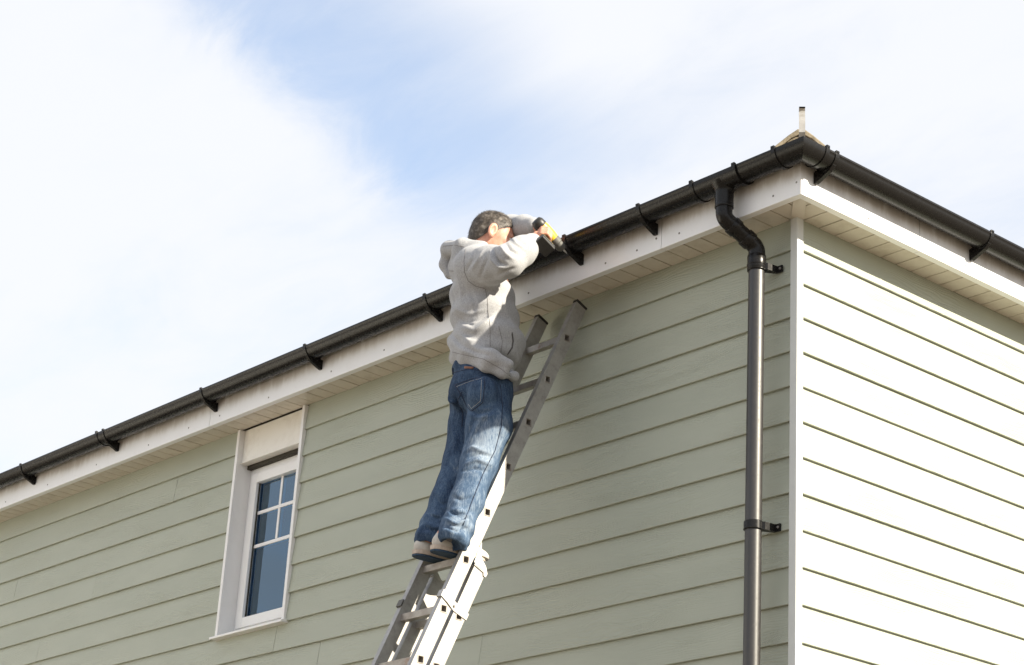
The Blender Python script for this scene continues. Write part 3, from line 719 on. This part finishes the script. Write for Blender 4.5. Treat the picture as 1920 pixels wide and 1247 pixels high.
# ------------------------------------------------------------------ person: bodies grown as smooth implicit surfaces
class SDF:
    def __init__(s, lo, hi, h):
        s.h = h; s.lo = np.array(lo, float); n = np.ceil((np.array(hi)-s.lo)/h).astype(int)+1
        s.ax = [s.lo[i]+h*np.arange(n[i]) for i in range(3)]; s.D = np.full(n, 1.0, np.float32)
    def _blk(s, lo, hi):
        sl = []
        for i in range(3):
            a = int(np.clip(np.floor((lo[i]-s.lo[i])/s.h), 0, len(s.ax[i])-1)); b = int(np.clip(np.ceil((hi[i]-s.lo[i])/s.h)+1, 1, len(s.ax[i]))); sl.append(slice(a, max(b, a+1)))
        X, Y, Z = np.meshgrid(*(s.ax[i][sl[i]] for i in range(3)), indexing='ij')
        return tuple(sl), np.stack([X, Y, Z], -1)
    def _comb(s, sl, d, k, op):
        a = s.D[sl]
        if op == 'add':
            h = np.clip(.5+.5*(d-a)/k, 0, 1); s.D[sl] = d*(1-h)+a*h-k*h*(1-h)
        else:                                   # carve
            d = -d; h = np.clip(.5-.5*(d-a)/k, 0, 1); s.D[sl] = d*(1-h)+a*h+k*h*(1-h)
    def cone(s, a, b, ra, rb, k=.02, op='add'):
        a = np.array(a, float); b = np.array(b, float); m = max(ra, rb)+k+3*s.h
        sl, P = s._blk(np.minimum(a, b)-m, np.maximum(a, b)+m)
        ab = b-a; t = np.clip(((P-a)@ab)/max(ab@ab, 1e-9), 0, 1)
        d = np.linalg.norm(P-a-t[..., None]*ab, axis=-1)-(ra+(rb-ra)*t); s._comb(sl, d, k, op)
    def chain(s, pts, rad, k=.02):
        for i in range(len(pts)-1): s.cone(pts[i], pts[i+1], rad[i], rad[i+1], k)
    def ell(s, c, axes, r, k=.02, op='add'):
        c = np.array(c, float); r = np.array(r, float); A = np.array(axes, float); m = r.max()+k+3*s.h
        sl, P = s._blk(c-m, c+m); q = (P-c)@A.T
        k0 = np.linalg.norm(q/r, axis=-1); k1 = np.linalg.norm(q/r**2, axis=-1)+1e-9
        s._comb(sl, k0*(k0-1)/k1, k, op)
    def mesh(s):
        D = s.D; h = s.h; ins = D < 0; n = np.array(D.shape)-1
        acc = np.zeros((*n, 3), np.float32); cnt = np.zeros(n, np.int16)
        C = [(i, j, k) for i in (0, 1) for j in (0, 1) for k in (0, 1)]
        def sub(A, c): return A[c[0]:c[0]+n[0], c[1]:c[1]+n[1], c[2]:c[2]+n[2]]
        for a in C:
            for ax in range(3):
                if a[ax]: continue
                b = list(a); b[ax] = 1; da, db = sub(D, a), sub(D, b); m = sub(ins, a) != sub(ins, b)
                if not m.any(): continue
                t = da[m]/(da[m]-db[m]); v = np.tile(np.array(a, np.float32), (len(t), 1)); v[:, ax] += t
                acc[m] += v; cnt[m] += 1
        cm = cnt > 0; idx = np.full(n, -1, np.int64); idx[cm] = np.arange(cm.sum())
        V = (np.argwhere(cm)+acc[cm]/cnt[cm][:, None])*h+s.lo
        Fs = []
        for ax in range(3):
            o1, o2 = [i for i in range(3) if i != ax]
            sl_a = [slice(None)]*3; sl_b = [slice(None)]*3; sl_a[ax] = slice(0, -1); sl_b[ax] = slice(1, None)
            ia, ib = ins[tuple(sl_a)], ins[tuple(sl_b)]; E = np.argwhere(ia != ib)
            E = E[(E[:, o1] > 0) & (E[:, o2] > 0) & (E[:, o1] < n[o1]) & (E[:, o2] < n[o2])]
            def cell(d1, d2):
                q = E.copy(); q[:, o1] += d1; q[:, o2] += d2; return idx[q[:, 0], q[:, 1], q[:, 2]]
            quad = np.stack([cell(-1, -1), cell(0, -1), cell(0, 0), cell(-1, 0)], 1)
            fl = ia[E[:, 0], E[:, 1], E[:, 2]]
            if ax == 1: fl = ~fl
            quad[~fl] = quad[~fl][:, ::-1]; Fs.append(quad)
        return V, np.concatenate(Fs)
def relax(V, Fq, it=1, lam=.5):
    for _ in range(it):
        S = np.zeros_like(V); c = np.zeros(len(V))
        for i in range(4):
            a, b = Fq[:, i], Fq[:, (i+1) % 4]; np.add.at(S, a, V[b]); np.add.at(S, b, V[a]); np.add.at(c, a, 1); np.add.at(c, b, 1)
        V = V+lam*(S/np.maximum(c, 1)[:, None]-V)
    return V
def vnormals(V, Fq):
    n = np.cross(V[Fq[:, 2]]-V[Fq[:, 0]], V[Fq[:, 3]]-V[Fq[:, 1]]); N_ = np.zeros_like(V)
    for i in range(4): np.add.at(N_, Fq[:, i], n)
    return N_/np.maximum(np.linalg.norm(N_, axis=1), 1e-12)[:, None]
def bvh(V, Fq): return BVHTree.FromPolygons([tuple(v) for v in V], [tuple(int(i) for i in q) for q in Fq])
def onto(tree, px, py, lift=0.0):               # photo pixel -> point on a surface
    d = _r*(px-960)/F_PX+_u*(623.5-py)/F_PX+_f; d = d/np.linalg.norm(d)
    hit = tree.ray_cast(Vector(CAM), Vector(d))
    if hit[0] is None: return None
    return np.array(hit[0])+np.array(hit[1])*lift*(1 if np.array(hit[1])@d < 0 else -1)
def track(tree, pix, lift=0.0, step=4.0):
    o = []
    for (a, b), (c, d) in zip(pix[:-1], pix[1:]):
        n = max(1, int(math.hypot(c-a, d-b)/step))
        for i in range(n):
            p = onto(tree, a+(c-a)*i/n, b+(d-b)*i/n, lift)
            if p is not None and (not o or np.linalg.norm(p-o[-1]) < .06): o.append(p)
    p = onto(tree, *pix[-1], lift)
    if p is not None and o and np.linalg.norm(p-o[-1]) < .06: o.append(p)
    return o
def fold(V, Nn, line, amp, wd):
    if len(line) < 2: return V
    best = np.full(len(V), 9.0); tt = np.zeros(len(V)); L = np.array(line); m = len(L)-1
    near = np.where(((V > L.min(0)-4*wd) & (V < L.max(0)+4*wd)).all(1))[0]
    if len(near) == 0: return V
    Q = V[near]; b_ = np.full(len(near), 9.0); t_ = np.zeros(len(near))
    for i in range(m):
        a, b = L[i], L[i+1]; ab = b-a; t = np.clip(((Q-a)@ab)/max(ab@ab, 1e-12), 0, 1); d = np.linalg.norm(Q-a-t[:, None]*ab, axis=1)
        u = d < b_; b_[u] = d[u]; t_[u] = (i+t[u])/m
    V = V.copy(); V[near] += Nn[near]*(amp*np.exp(-(b_/wd)**2)*np.sin(np.pi*np.clip(t_*.92+.04, 0, 1))**.6)[:, None]; return V
def snoise(P, sc, seed):                         # cheap smooth 3-D noise from random plane waves
    g_ = np.random.default_rng(seed); K = g_.normal(size=(14, 3))*sc; ph = g_.uniform(0, 6.28, 14); return np.sin(P@K.T+ph).mean(1)*1.9
def quads(name, V, Fq, mat, parent, base):
    return mesh_obj(name, V-base, Fq, mat, parent, True)
def tube_on(name, line, r, mat, parent, base, seg=5):
    if len(line) < 2: return None
    mb = MB(); mb.sweep([p-base for p in line], [r]*len(line), seg); return mb.build(name, mat, parent, smooth=True)

PB = np.array([-1.40, -0.63, 3.932])             # on the rung
person = tag(empty('person', tuple(PB)), 'person in grey hooded sweatshirt and blue jeans standing on the ladder, drilling', 'person')
nrm = lambda v: np.array(v, float)/np.linalg.norm(v)
ZU = np.array([0, 0, 1.0])
FT = nrm((.64, .77, 0)); ST = nrm((.77, -.64, 0)); AT = [FT, ST, ZU]
FH = nrm((.35, .94, 0)); SH_ = nrm((.94, -.35, 0)); AH = [FH, SH_, ZU]
# joints
shR, elR = at(893, 500, -.56), at(951, 490, -.60)
elL, shL = at(958, 428, -.30), at(905, 478, -.33)
neckb = at(893, 476, -.44); headc = at(925, 441, -.42)
# drill placement (also used by the hands)
D_tip = at(1058, 470, -.292); D_rear = at(1003, 412, -.452)
D_ax = nrm(D_tip-D_rear); D_m = D_rear+D_ax*0.068
D_bat = at(1033, 488, -.452); D_h = nrm(D_bat-D_m); D_h = nrm(D_h-D_ax*(D_h@D_ax)*0.75)
D_side = nrm(np.cross(D_ax, D_h))
gripc = D_m+D_h*0.062
wrR = gripc-nrm(gripc-elR)*0.072
handL = at(1040, 437, -.315); wrL = at(1000, 424, -.335)

# --- head frame
fh = nrm((.57, .82, 0)); tl = math.radians(16)
HF = fh*math.cos(tl)-ZU*math.sin(tl); HU = ZU*math.cos(tl)+fh*math.sin(tl); HS = np.cross(HF, HU); AHd = [HF, HS, HU]
def hl(f, s, u): return headc+HF*f+HS*s+HU*u
# --- body: one continuous skin surface
B = SDF((-1.86, -.86, 3.93), (-.95, -.18, 5.74), .004)
B.ell(hl(-.006, 0, .018), AHd, (.096, .075, .088), .01); B.ell(hl(.018, 0, -.035), AHd, (.070, .060, .075), .03)
B.ell(hl(.040, 0, -.070), AHd, (.048, .045, .036), .025)
B.cone(hl(.062, 0, -.092), hl(.066, 0, -.090), .016, .016, .02)
B.cone(hl(.083, -.030, .010), hl(.083, .030, .010), .010, .010, .012)
B.cone(hl(.088, 0, .000), hl(.108, 0, -.036), .007, .012, .008)
for sg in (1, -1):
    B.ell(hl(.085, sg*.031, -.008), AHd, (.012, .015, .010), .006, 'sub'); B.ell(hl(.072, sg*.040, -.030), AHd, (.016, .016, .016), .016)
    ec = hl(-.006, sg*.076, -.014); ea = [nrm(HF*.35*0+HF+HS*sg*-.35), nrm(HS*sg+HF*.35), HU]
    B.ell(ec+HS*sg*.008, ea, (.023, .010, .036), .005); B.ell(ec+HS*sg*.019+HF*.005, ea, (.0135, .0095, .023), .002, 'sub')
    B.cone(ec+HS*sg*.004-HU*.03+HF*.006, ec+HS*sg*.004-HU*.032+HF*.006, .0075, .0075, .006)
B.cone(hl(.083, -.018, -.062), hl(.083, .018, -.062), .006, .006, .006); B.cone(hl(.080, -.016, -.074), hl(.080, .016, -.074), .006, .006, .006)
B.chain([hl(-.025, 0, -.06), neckb-ZU*.03], [.058, .064], .03)
cc, bb, pp = at(903, 545, -.45), at(915, 630, -.42), at(903, 715, -.44)
B.chain([neckb-ZU*.04, cc, bb, pp], [.07, .12, .12, .12], .04)
B.cone(shR, shL, .055, .055, .04); B.chain([shR, elR, wrR], [.046, .038, .026], .02); B.chain([shL, elL, wrL], [.046, .038, .026], .02)
hpR, hpL = at(918, 742, -.46), at(886, 740, -.40)
knR, knL = at(899, 868, -.54), at(864, 868, -.50); anR, anL = at(851, 1008, -.678), at(806, 1015, -.678)
for hp_, kn_, an_, hx, hy in ((hpR, knR, anR, -1.345, -.738), (hpL, knL, anL, -1.462, -.742)):
    an2 = np.array([hx+.012, hy+.050, 4.01]); B.chain([hp_, kn_, an2, np.array([hx+.03, hy+.15, 3.972])], [.075, .050, .030, .020], .02)
# right hand closed round the drill grip: palm behind, four fingers round one side, thumb round the other
wd = nrm(gripc-wrR); wd = nrm(wd-D_h*(wd@D_h)); pv = np.cross(D_h, wd)
side = 1 if (pv@nrm(CAM-gripc)) > 0 else -1
def grip(ang, off, rr): return gripc+D_h*off+(-wd*math.cos(ang)+pv*side*math.sin(ang))*rr
B.cone(wrR, gripc-wd*.034, .025, .027, .012); B.ell(gripc-wd*.032, [D_h, pv, wd], (.043, .026, .016), .012)
for i, (off, r_) in enumerate(((-.030, .0092), (-.010, .0096), (.010, .0092), (.029, .0082))):
    a = [grip(t, off, .0285) for t in np.radians([25, 80, 135, 185, 215])]
    B.chain(a, [r_*1.12, r_, r_*.98, r_*.92, r_*.8], .003)
B.chain([gripc-wd*.036-D_h*.030, grip(math.radians(-50), -.040, .034), grip(math.radians(-95), -.040, .031), grip(math.radians(-140), -.034, .029)], [.013, .0115, .0105, .009], .005)
# left hand steadying the gutter: palm on the rim, fingers bent over it
hd = nrm(handL-wrL); pal = wrL+hd*.070; lat = nrm(np.cross(hd, ZU)); 
B.cone(wrL, pal, .024, .026, .012); B.ell(wrL+hd*.062, [hd, lat, np.cross(hd, lat)], (.046, .040, .015), .012)
for i, (o, ln) in enumerate(((-.030, .88), (-.011, 1.0), (.009, .96), (.028, .78))):
    k0 = wrL+hd*.096+lat*o; k1 = k0+(hd*.80-ZU*.35)*.034*ln; k2 = k1+(hd*.55-ZU*.78)*.024*ln; k3 = k2+(hd*.25-ZU*.95)*.019*ln
    B.chain([k0-hd*.02, k0, k1, k2, k3], [.011, .0102, .0092, .0084, .0074], .003)
B.chain([wrL+hd*.025-lat*.022, wrL+hd*.055-lat*.046-ZU*.01, wrL+hd*.082-lat*.052-ZU*.022], [.013, .0115, .009], .005)
V, Fq = B.mesh(); V = relax(V, Fq, 1, .4)
body = quads('body', V, Fq, 'skin', person, PB)
for sg in (1, -1):
    mb = MB(); c = hl(.079, sg*.031, -.008)-PB
    mb.sweep([c-HF*.008, c-HF*.004, c, c+HF*.004, c+HF*.0065], [.006, .0098, .0105, .0085, .003], 12); mb.build('eye', 'eye_white', person, smooth=True)
# --- hair: a cropped cap with loose strands
Hh = SDF(headc-.16, headc+.16, .0045)
Hh.ell(hl(-.008, 0, .020), AHd, (.103, .081, .094), .01); Hh.ell(hl(-.035, 0, -.030), AHd, (.072, .070, .070), .02)
V, Fq = Hh.mesh()
q = (V-headc)@np.array(AHd).T
def hairline(f, s, u):
    low = np.interp(f, [-.13, -.075, -.045, -.022, -.004, .012, .022, .045, .085, .12], [-.085, -.080, -.050, -.018, -.004, -.012, .012, .030, .066, .072])
    return u-low
hm = hairline(q[:, 0], q[:, 1], q[:, 2]); Nn = vnormals(V, Fq)
V = V+Nn*(np.clip(-hm*1.2, 0, .02)*-1)[:, None]+Nn*(snoise(V, 90, 3)*.0022*(hm > 0))[:, None]
hairV = [tuple(v-PB) for v in V]; hairF = [tuple(int(i) for i in f_) for f_ in Fq if (hm[f_] > -.012).all()]
src = np.where(hm > -.004)[0]; g_ = np.random.default_rng(8)
for i in g_.choice(src, 9000):
    p = V[i]+g_.normal(size=3)*.0015; n_ = Nn[i]
    flow = nrm(-HF*.4-HU*.9*(1 if q[i, 2] < .06 else .0)+HF*.8*(1 if q[i, 2] >= .06 else 0)+g_.normal(size=3)*.35)
    flow = nrm(flow-n_*(flow@n_)+n_*g_.uniform(.02, .24)); ln = g_.uniform(.008, .018); sdv = nrm(np.cross(flow, n_))*.0006
    b0 = len(hairV); hairV += [tuple(p-sdv-PB), tuple(p+sdv-PB), tuple(p+flow*ln-PB)]; hairF.append((b0, b0+1, b0+2))
mesh_obj('hair', hairV, hairF, 'hair', person, True)

# --- hooded sweatshirt
Hd = SDF((-1.90, -.86, 4.74), (-.96, -.16, 5.66), .006)
for px, py, yy, fb, sdw, hh in ((898, 512, -.455, .135, .185, .085), (904, 556, -.45, .150, .190, .09), (909, 598, -.435, .160, .190, .09), (917, 640, -.425, .166, .188, .085), (911, 672, -.43, .152, .178, .06)):
    Hd.ell(at(px, py, yy), AT, (fb, sdw, hh), .06)
Hd.cone(shR, shL, .080, .080, .05)
Hd.chain([neckb-ZU*.02, neckb+ZU*.012], [.086, .072], .04)
Hd.chain([shR-FT*.01, shR*.5+elR*.5-ZU*.004, elR], [.088, .082, .072], .035)
Hd.chain([elR, elR*.45+wrR*.55, wrR-nrm(wrR-elR)*.012], [.072, .067, .050], .02)
Hd.chain([shL, shL*.5+elL*.5, elL], [.085, .075, .064], .035); Hd.chain([elL, elL*.4+wrL*.6, wrL], [.064, .055, .040], .02)
# hood lying on the back, open collar at the throat
hb = [at(905, 462, -.52), at(868, 463, -.56), at(843, 468, -.53), at(842, 470, -.44), at(868, 462, -.36)]
Hd.chain(hb, [.026, .036, .038, .036, .028], .025)
Hd.chain([at(846, 474, -.50), at(838, 496, -.51), at(842, 516, -.51)], [.040, .034, .020], .02)
Hd.chain([at(862, 478, -.56), at(850, 500, -.55)], [.036, .026], .02)
# bloused roll above the waistband, ribbed hem pulled in
hem = [at(853, 672, -.50), at(872, 679, -.555), at(910, 688, -.56), at(942, 701, -.50), at(964, 706, -.40), at(938, 688, -.28), at(880, 668, -.33), at(853, 672, -.50)]
Hd.chain(hem, [.018]*8, .035)
Hd.chain([at(850, 640, -.53), at(880, 658, -.57), at(920, 668, -.56), at(955, 682, -.49)], [.030, .032, .030, .022], .035)
Hd.cone(at(905, 735, -.44), at(905, 760, -.44), .12, .14, .02, 'sub')
V, Fq = Hd.mesh(); V = relax(V, Fq, 2, .5); tr = bvh(V, Fq); Nn = vnormals(V, Fq)
V = V+Nn*(snoise(V*np.array([1, 1, 1.4]), 22, 5)*.0026+snoise(V, 60, 6)*.0006)[:, None]
FOLDS = [([(888, 470), (884, 486), (874, 508)], -.008, .011), ([(905, 470), (897, 488), (884, 506)], .007, .012), ([(917, 475), (908, 498), (900, 520)], -.006, .010),
 ([(924, 466), (926, 480), (934, 492), (946, 497)], -.016, .010), ([(920, 470), (922, 488), (934, 501), (950, 502)], .010, .009), ([(938, 462), (948, 476), (962, 486)], .009, .009), ([(948, 456), (957, 468), (972, 478)], -.009, .009),
 ([(962, 447), (968, 458), (982, 466)], .007, .008), ([(972, 441), (980, 452), (992, 458)], -.006, .008), ([(935, 515), (950, 508), (966, 502)], -.007, .009), ([(900, 530), (925, 526), (950, 516)], .006, .012),
 ([(842, 622), (862, 645), (890, 660), (925, 668)], -.016, .011), ([(842, 608), (864, 632), (894, 650), (930, 656)], .010, .013), ([(850, 590), (872, 604), (905, 596)], -.007, .010), ([(852, 578), (880, 590), (912, 580)], .007, .012),
 ([(866, 612), (890, 620), (915, 602), (928, 590)], .010, .013), ([(858, 600), (885, 608), (912, 592)], -.008, .009), ([(862, 626), (880, 640), (900, 640)], .009, .010), ([(930, 600), (925, 625), (935, 655), (955, 680)], -.006, .012),
 ([(945, 560), (950, 590), (965, 615)], .006, .014), ([(965, 545), (972, 580), (982, 612)], -.007, .009), ([(846, 540), (852, 560), (850, 585)], -.005, .012), ([(858, 520), (866, 545), (864, 570)], .006, .014),
 ([(880, 545), (890, 565), (888, 590)], -.005, .012), ([(846, 652), (866, 664), (890, 672)], -.009, .007), ([(848, 662), (862, 678)], .006, .007), ([(970, 650), (975, 675), (968, 700)], -.006, .009), ([(940, 660), (955, 690)], .005, .010)]
for pl, am, wdt in FOLDS: V = fold(V, Nn, track(tr, pl), am*1.25, wdt*.85)
V = relax(V, Fq, 1, .3)
hw = np.clip((4.965-V[:, 2])/.05, 0, 1)[:, None]; V = V*(1-hw)+relax(V, Fq, 9, .5)*hw       # the rib pulls the hem smooth
hoodie = quads('hooded_sweatshirt', V, Fq, 'hoodie', person, PB); tr = bvh(V, Fq)
for pl in ([(873, 467), (870, 490), (871, 510), (878, 527), (892, 537), (909, 541)], [(842, 508), (872, 509), (906, 507), (937, 502), (962, 496)], [(910, 542), (914, 561), (915, 583), (919, 611), (919, 645), (921, 664)],
           [(848, 660), (864, 664), (906, 673), (937, 690), (958, 706)], [(826, 462), (853, 460), (880, 464)], [(935, 612), (942, 640), (938, 668)]):
    tube_on('seam', track(tr, pl, .0003), .0013, 'seam_grey', hoodie, PB)
ln = track(tr, [(960, 622), (962, 640), (960, 652), (951, 666)], -.001)
if len(ln) > 2:
    mb = MB(); mb.sweep([p-PB for p in ln], [.0015]+[.0048]*(len(ln)-3)+[.004, .0015], 8); mb.build('pocket_opening', 'pocket_dark', hoodie, smooth=True)
# cuffs
def cuff(w_, e_, r_):
    mb = MB(); d = nrm(w_-e_); mb.sweep([w_-d*.040-PB, w_-d*.034-PB, w_-d*.012-PB, w_+d*.006-PB, w_+d*.009-PB], [r_*1.02, r_*1.12, r_*1.10, r_*1.02, r_*.9], 20); mb.build('cuff', 'hoodie_rib', hoodie, smooth=True)
cuff(wrR+nrm(wrR-elR)*.012, elR, .034); cuff(wrL+nrm(wrL-elL)*.01, elL, .034)

# --- jeans
Jn = SDF((-1.75, -.90, 3.94), (-1.05, -.22, 5.00), .006)
wst = at(903, 690, -.445)
for (px, py, yy, fb, sdw, hh) in ((903, 690, -.445, .128, .165, .06), (903, 722, -.45, .136, .170, .075), (900, 748, -.455, .128, .165, .06)):
    Jn.ell(at(px, py, yy), AH, (fb, sdw, hh), .05)
Jn.ell(at(872, 738, -.535), AH, (.070, .075, .085), .03); Jn.ell(at(905, 742, -.555), AH, (.066, .072, .085), .03)
Jn.chain([hpR, at(917, 800, -.50), knR, at(875, 940, -.605), at(856, 990, -.655), anR], [.100, .095, .079, .070, .064, .062], .03)
Jn.chain([hpL, at(880, 800, -.455), knL, at(838, 940, -.585), at(815, 990, -.640), anL], [.100, .090, .077, .068, .063, .061], .03)
for an, kn in ((anR, knR), (anL, knL)):          # hems stacked on the shoes
    d = nrm(an-kn)
    for i, (o, r_) in enumerate(((-.080, .013), (-.042, .015), (-.004, .013), (.018, .012))):
        for a in range(9):
            t0, t1 = 2*math.pi*a/9, 2*math.pi*(a+1)/9; tilt = .012*math.sin(t0*1+i*1.7)
            u1, u2 = nrm(np.cross(d, ST)), nrm(np.cross(d, np.cross(d, ST)))
            P_ = lambda t: an+d*(o+.014*math.sin(t+i*1.9))+(u1*math.cos(t)+u2*math.sin(t))*(.055 if i < 3 else .053)
            Jn.cone(P_(t0), P_(t1), r_, r_, .012)
    Jn.cone(an+d*.055, an+d*.11, .046, .05, .006, 'sub')
V, Fq = Jn.mesh(); V = relax(V, Fq, 2, .5); tr = bvh(V, Fq); Nn = vnormals(V, Fq)
V = V+Nn*(snoise(V*np.array([1, 1, .6]), 30, 11)*.0035+snoise(V*np.array([1, 1, .7]), 75, 12)*.0014)[:, None]
JF = [([(878, 858), (900, 850), (925, 858)], -.008, .009), ([(870, 872), (895, 862), (922, 872)], .008, .010), ([(866, 884), (888, 878), (915, 884)], -.008, .008), ([(868, 850), (885, 838), (905, 846)], .007, .010),
 ([(892, 770), (880, 800), (872, 830)], -.010, .010), ([(905, 780), (892, 806), (880, 828)], .008, .012), ([(920, 770), (908, 795)], -.006, .009), ([(852, 745), (858, 765), (868, 775)], -.012, .010), ([(878, 768), (895, 775), (925, 768)], -.010, .009), ([(880, 779), (900, 785), (925, 778)], .008, .009),
 ([(838, 735), (845, 752), (862, 760)], .010, .010), ([(846, 800), (856, 830), (850, 850)], .006, .011), ([(840, 870), (850, 880), (866, 882)], -.007, .009), ([(832, 900), (845, 912), (858, 912)], .006, .010), ([(850, 905), (872, 910), (895, 902)], .006, .010), ([(845, 930), (865, 938), (890, 930)], -.006, .009),
 ([(838, 955), (858, 966), (885, 958)], -.010, .008), ([(832, 972), (855, 982), (880, 975)], .010, .008), ([(836, 988), (858, 996), (876, 990)], -.009, .007), ([(800, 960), (818, 972), (832, 970)], -.009, .008), ([(795, 978), (812, 990), (826, 988)], .009, .008), ([(815, 930), (826, 945), (838, 945)], -.007, .009), ([(942, 790), (940, 825), (930, 850)], .006, .012)]
for pl, am, wdt in JF: V = fold(V, Nn, track(tr, pl), am*1.5, wdt*.85)
V = relax(V, Fq, 1, .3)
jeans = quads('jeans', V, Fq, 'denim', person, PB); tr = bvh(V, Fq)
wear = np.zeros(len(V))
for c_, r_, a_ in ((at(925, 810, -.55), .13, .8), (at(905, 860, -.60), .11, .65), (at(880, 930, -.66), .13, .7), (at(845, 870, -.60), .09, .4), (at(885, 745, -.60), .07, .3), (at(815, 960, -.68), .10, .5), (at(860, 990, -.70), .08, .5)):
    wear += a_*np.exp(-(np.linalg.norm(V-c_, axis=1)/r_)**2)
at_ = jeans.data.attributes.new('wear', 'FLOAT', 'POINT'); at_.data.foreach_set('value', np.clip(wear, 0, 1).astype(np.float32))
for pl in ([(853, 722), (880, 712), (907, 705), (909, 721), (905, 755), (884, 771), (875, 762), (866, 742), (853, 722)], [(846, 700), (878, 692), (921, 697), (962, 718)], [(938, 722), (942, 761), (940, 800), (928, 845), (905, 890), (885, 940), (868, 985)],
           [(866, 735), (858, 752), (868, 775), (866, 800)], [(944, 702), (950, 712), (964, 716)]):
    tube_on('seam', track(tr, pl, .0002), .0021, 'denim_stitch', jeans, PB)
for pl in ([(856, 725), (880, 715.5), (904, 709)], [(903, 712), (901, 752), (884, 766), (878, 758)]):
    tube_on('stitching', track(tr, pl, .0004), .0008, 'stitch_pale', jeans, PB)
for pl in ([(850, 690), (850, 706)], [(937, 694), (936, 712)]):
    tube_on('belt_loop', track(tr, pl, .002), .0042, 'denim_stitch', jeans, PB, 6)
tube_on('leather_patch', track(tr, [(872, 689), (888, 690)], .0), .006, 'leather_patch', jeans, PB, 6)

# --- shoes
def shoe(hx, hy):
    sh = empty('shoe', (hx-PB[0], hy-PB[1], 0.0)); sh.parent = person
    zs = 0.0                                      # sole underside on the rung
    S = SDF((-.09, -.06, 0), (.16, .33, .17), .004)
    f2 = nrm((.03, 1, 0)); s2 = nrm((1, -.03, 0)); AX = [f2, s2, ZU]
    S.ell(f2*.048+ZU*.046, AX, (.048, .035, .040), .02); S.ell(f2*.11+ZU*.045, AX, (.07, .038, .042), .03); S.ell(f2*.19+ZU*.036, AX, (.085, .046, .032), .03); S.ell(f2*.235+ZU*.030, AX, (.055, .040, .026), .02)
    S.cone(f2*.046+ZU*.05, f2*.058+ZU*.080, .033, .036, .02)
    V, Fq = S.mesh(); V[:, 2] = np.maximum(V[:, 2], .022)
    mesh_obj('upper', V, Fq, 'shoe_upper', sh, True)
    ol = []
    for t in np.linspace(0, 2*math.pi, 33)[:-1]:
        x_ = .5-.5*math.cos(t); sg = 1 if t < math.pi else -1
        hwid = np.interp(x_, [0, .06, .2, .42, .62, .75, .9, .97, 1], [.011, .028, .036, .033, .042, .045, .035, .018, .005]); ol.append((x_*.280-.006, -sg*hwid))
    for nm, z0, z1, k, mt in (('midsole', .009, .029, 1.0, 'shoe_mid'), ('outsole', 0.0, .0088, .955, 'shoe_sole')):
        mb = MB(); mb.prism([(a, b*k) for a, b in ol][::-1], lambda u, v, t: f2*u+s2*v+ZU*(t+.010*max(0, (u-.23)/.06)**2*0), z0, z1); mb.build(nm, mt, sh, bevel=.002)
    return sh
simple('sock_grey', (0.16, 0.16, 0.17), 0.95)
for hx, hy, an in ((-1.345, -.738, anR), (-1.462, -.742, anL)):
    mb = MB(); a = np.array([hx+.004, hy+.052, 3.995]); b = an*.75+a*.25+np.array([0, 0, .03]); mb.sweep([a-PB, (a+b)/2-PB, b-PB], [.036, .038, .040], 14); mb.build('sock', 'sock_grey', person, smooth=True)
shoe(-1.345, -.738); shoe(-1.462, -.742)

# ------------------------------------------------------------------ cordless drill
DB = np.array(D_m)
drill = tag(empty('cordless_drill', tuple(DB)), 'yellow and black cordless drill held against the gutter bracket', 'drill')
def dl(a, h, s): return D_ax*a+D_h*h+D_side*s
mb = MB(); mb.sweep([dl(-.066, 0, 0), dl(-.064, 0, 0), dl(-.052, 0, 0), dl(-.030, 0, 0), dl(-.026, 0, 0)], [.012, .022, .029, .030, .0285], 20); mb.build('motor_cap', 'drill_black', drill, smooth=True, sharp=50)
mb = MB(); mb.sweep([dl(-.028, 0, 0), dl(-.010, 0, 0), dl(.030, 0, 0), dl(.052, 0, 0)], [.0285, .030, .029, .026], 20); mb.build('housing', 'drill_yellow', drill, smooth=True, sharp=50)
mb = MB(); mb.sweep([dl(.050, 0, 0), dl(.054, 0, 0), dl(.078, 0, 0), dl(.082, 0, 0), dl(.108, 0, 0), dl(.118, 0, 0)], [.024, .0265, .0265, .0225, .0215, .013], 18); mb.build('chuck', 'drill_grey', drill, smooth=True, sharp=40)
mb = MB(); Ltip = np.linalg.norm(D_tip-D_m); mb.sweep([dl(.116, 0, 0), dl(max(.13, Ltip), 0, 0), dl(max(.13, Ltip)+.012, 0, 0)], [.0042, .0042, .002], 8); mb.build('bit', 'drill_steel', drill)
mb = MB(); mb.sweep([dl(.004, .018, 0), dl(.000, .05, 0), dl(-.003, .095, 0), dl(.002, .130, 0)], [.019, .0175, .0175, .020], 14); mb.build('handle', 'drill_black', drill, smooth=True)
mb = MB(); mb.prism([(-.031, -.027), (.040, -.027), (.040, .027), (-.031, .027)], lambda u, v, t: dl(u, t, v), .124, .135); mb.build('handle_base', 'drill_yellow', drill, bevel=.004)
mb = MB(); mb.prism([(-.034, -.031), (.048, -.031), (.048, .031), (-.034, .031)], lambda u, v, t: dl(u, t, v), .1355, .170); bt = mb.build('battery', 'drill_black', drill, bevel=.005)
mb = MB(); mb.prism([(-.026, -.0322), (.040, -.0322), (.040, .0322), (-.026, .0322)], lambda u, v, t: dl(u, t, v), .152, .156); mb.build('battery_rib', 'drill_grey', drill)
mb = MB(); mb.sweep([dl(.026, .022, 0), dl(.030, .034, 0), dl(.024, .046, 0)], [.006, .008, .005], 8); mb.build('trigger', 'drill_black', drill, smooth=True)
